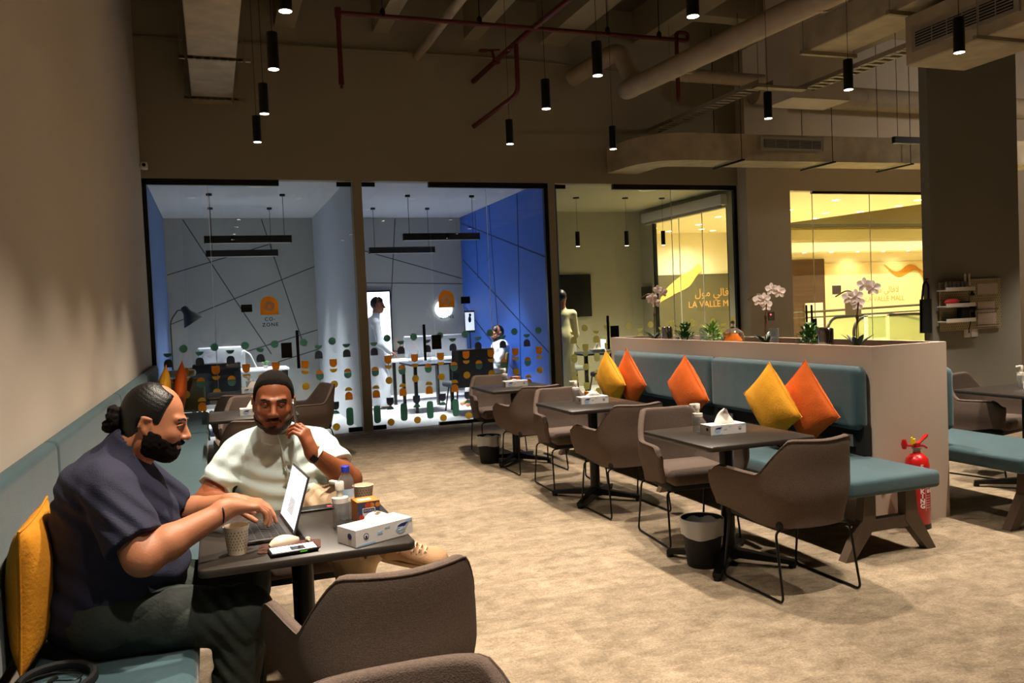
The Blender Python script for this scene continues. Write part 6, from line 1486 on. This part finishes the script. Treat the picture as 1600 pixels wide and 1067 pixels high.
b = MB(); b.rbox(-.008, .008, -.008, .008, -.008, .008, .002, 2); o = b.build('finger_ring', 'steel', m2); o.location = Vector((.312, 3.50, 1.035))-L2v

# ---------------------------------------------------------------- people behind the glass
def simple_person(label, loc, h, ops, cloth, mt, skin='skin1', hairmt='hair', hair_th=.012, beard=True, extra=None, bodyops=(), clip=None, vox=.008):
    t = thing('person', label, 'person', loc)
    sdf_obj('body', skin, [*bodyops, *h.ops()], .006, t)
    sdf_obj('robe', mt, cloth, vox, t, clip)
    def ph(P, D):
        q = h.loc(P); x, y, z = q[..., 0], q[..., 1], q[..., 2]
        return np.maximum.reduce([D-hair_th, np.minimum(np.maximum(y-.075, .065-z+np.clip(-(y-.04), 0, .2)*1.6), np.maximum(y+.02, -(z+.08)))])
    sdf_obj('hair', hairmt, h.ops()[:1], .006, t, ph)
    if beard: sdf_obj('beard', 'hair', h.ops()[:5], .006, t, beard_post(h, -.14, .005, 3))
    return t
# standing man in a white robe, profile to the right
hc = Head((2.50, 13.3, 1.665), (1, -.25, -.12), (0, 0, 1), 1.0)
simple_person('man in a long white robe standing by the lit wall screen', (2.47, 13.3, .004), hc, None,
    [('c', (2.40, 13.3, 1.40), .085, (2.44, 13.3, .95), .15, .08), ('c', (2.44, 13.3, 1.0), .16, (2.47, 13.3, .10), .18, .08), ('c', (2.42, 13.12, 1.40), .07, (2.42, 13.48, 1.40), .07, .08), ('c', (2.43, 13.10, 1.38), .062, (2.46, 13.06, 1.05), .055, .03), ('c', (2.46, 13.06, 1.05), .055, (2.62, 13.1, .92), .045, .03), ('c', (2.43, 13.50, 1.38), .062, (2.48, 13.52, 1.0), .055, .03),
     ('c', (2.45, 13.3, 1.42), .075, (2.47, 13.3, 1.52), .062, .03)], 'thobe', beard=False,
    bodyops=[('c', (2.46, 13.3, 1.40), .06, hc.p(0, -.02, -.05), .055, .03), *hand_ops((2.62, 13.1, .92), (.8, .1, -.4), (0, 0, -1), (0, 1, 0), vox if False else (.3, .3, .35, .4)), ('c', (2.5, 13.3, .08), .05, (2.60, 13.24, .045), .04, .03), ('c', (2.44, 13.4, .08), .05, (2.54, 13.36, .045), .04, .03)],
    clip=lambda P, D: np.maximum(D+nz(P, 22, 5, .012, (1, 1, .15))*np.clip(1.3-P[..., 2], 0, 1), .05-P[..., 2]))
# seated man in white, profile to the left
hs = Head((4.29, 12.65, 1.13), (-1, -.25, -.22), (0, 0, 1), 1.0)
simple_person('bearded man in white sitting before the blue wall', (4.27, 12.65, .47), hs, None,
    [('c', (4.3, 12.65, .62), .17, (4.33, 12.65, .90), .15, .08), ('c', (4.33, 12.47, .93), .07, (4.33, 12.83, .93), .07, .06), ('c', (4.33, 12.45, .92), .06, (4.23, 12.43, .70), .055, .03), ('c', (4.23, 12.43, .70), .052, (4.11, 12.6, .78), .045, .03), ('c', (4.33, 12.85, .92), .06, (4.21, 12.85, .70), .055, .03), ('c', (4.21, 12.85, .70), .05, (4.11, 12.68, .76), .045, .03),
     ('c', (4.27, 12.55, .58), .10, (3.85, 12.5, .56), .085, .05), ('c', (4.27, 12.75, .58), .10, (3.85, 12.75, .56), .085, .05), ('c', (3.85, 12.5, .55), .08, (3.82, 12.5, .12), .07, .04), ('c', (3.85, 12.75, .55), .08, (3.8, 12.75, .12), .07, .04), ('c', (4.32, 12.65, .95), .07, (4.31, 12.65, 1.02), .06, .03)], 'thobe',
    bodyops=[('c', (4.32, 12.65, .95), .055, hs.p(0, -.02, -.05), .055, .03), *hand_ops((4.11, 12.62, .78), (-.3, .9, .1), (1, 0, 0), (0, 0, 1), (.4, .4, .4, .4)), ('c', (3.81, 12.5, .09), .045, (3.69, 12.48, .045), .035, .03), ('c', (3.79, 12.75, .09), .045, (3.67, 12.73, .045), .035, .03), ('c', (4.29, 12.65, .6), .1, (4.32, 12.65, .9), .09, .05)],
    clip=lambda P, D: np.maximum(D+nz(P, 30, 9, .008), .07-P[..., 2]))
# person seen from behind in the office
hb_ = Head((5.40, 12.6, 1.66), (.1, 1, -.15), (0, 0, 1), 1.0)
simple_person('person in a long pale robe standing in the office, seen from behind', (5.42, 12.6, .004), hb_, None,
    [('c', (5.42, 12.6, 1.36), .10, (5.42, 12.6, .95), .15, .08), ('c', (5.42, 12.6, 1.0), .165, (5.42, 12.62, .10), .19, .08), ('c', (5.25, 12.6, 1.40), .07, (5.59, 12.6, 1.40), .07, .08), ('c', (5.23, 12.6, 1.38), .06, (5.20, 12.62, 1.05), .055, .03), ('c', (5.61, 12.6, 1.38), .06, (5.66, 12.64, 1.05), .055, .03), ('c', (5.66, 12.64, 1.05), .055, (5.58, 12.8, .92), .045, .03),
     ('c', (5.20, 12.62, 1.05), .055, (5.24, 12.78, .9), .045, .03), ('c', (5.42, 12.6, 1.42), .075, (5.41, 12.6, 1.52), .062, .03)], 'robe_cream', beard=False,
    bodyops=[('c', (5.42, 12.6, 1.40), .06, hb_.p(0, -.02, -.05), .055, .03), *hand_ops((5.24, 12.78, .9), (0, .8, -.4), (0, 0, -1), (1, 0, 0), (.3, .3, .3, .3)), *hand_ops((5.58, 12.8, .92), (0, .8, -.4), (0, 0, -1), (-1, 0, 0), (.3, .3, .3, .3)), ('c', (5.36, 12.6, .08), .05, (5.36, 12.72, .045), .04, .03), ('c', (5.5, 12.6, .08), .05, (5.5, 12.72, .045), .04, .03)],
    clip=lambda P, D: np.maximum(D+nz(P, 22, 15, .012, (1, 1, .15))*np.clip(1.5-P[..., 2], 0, 1), .05-P[..., 2]))
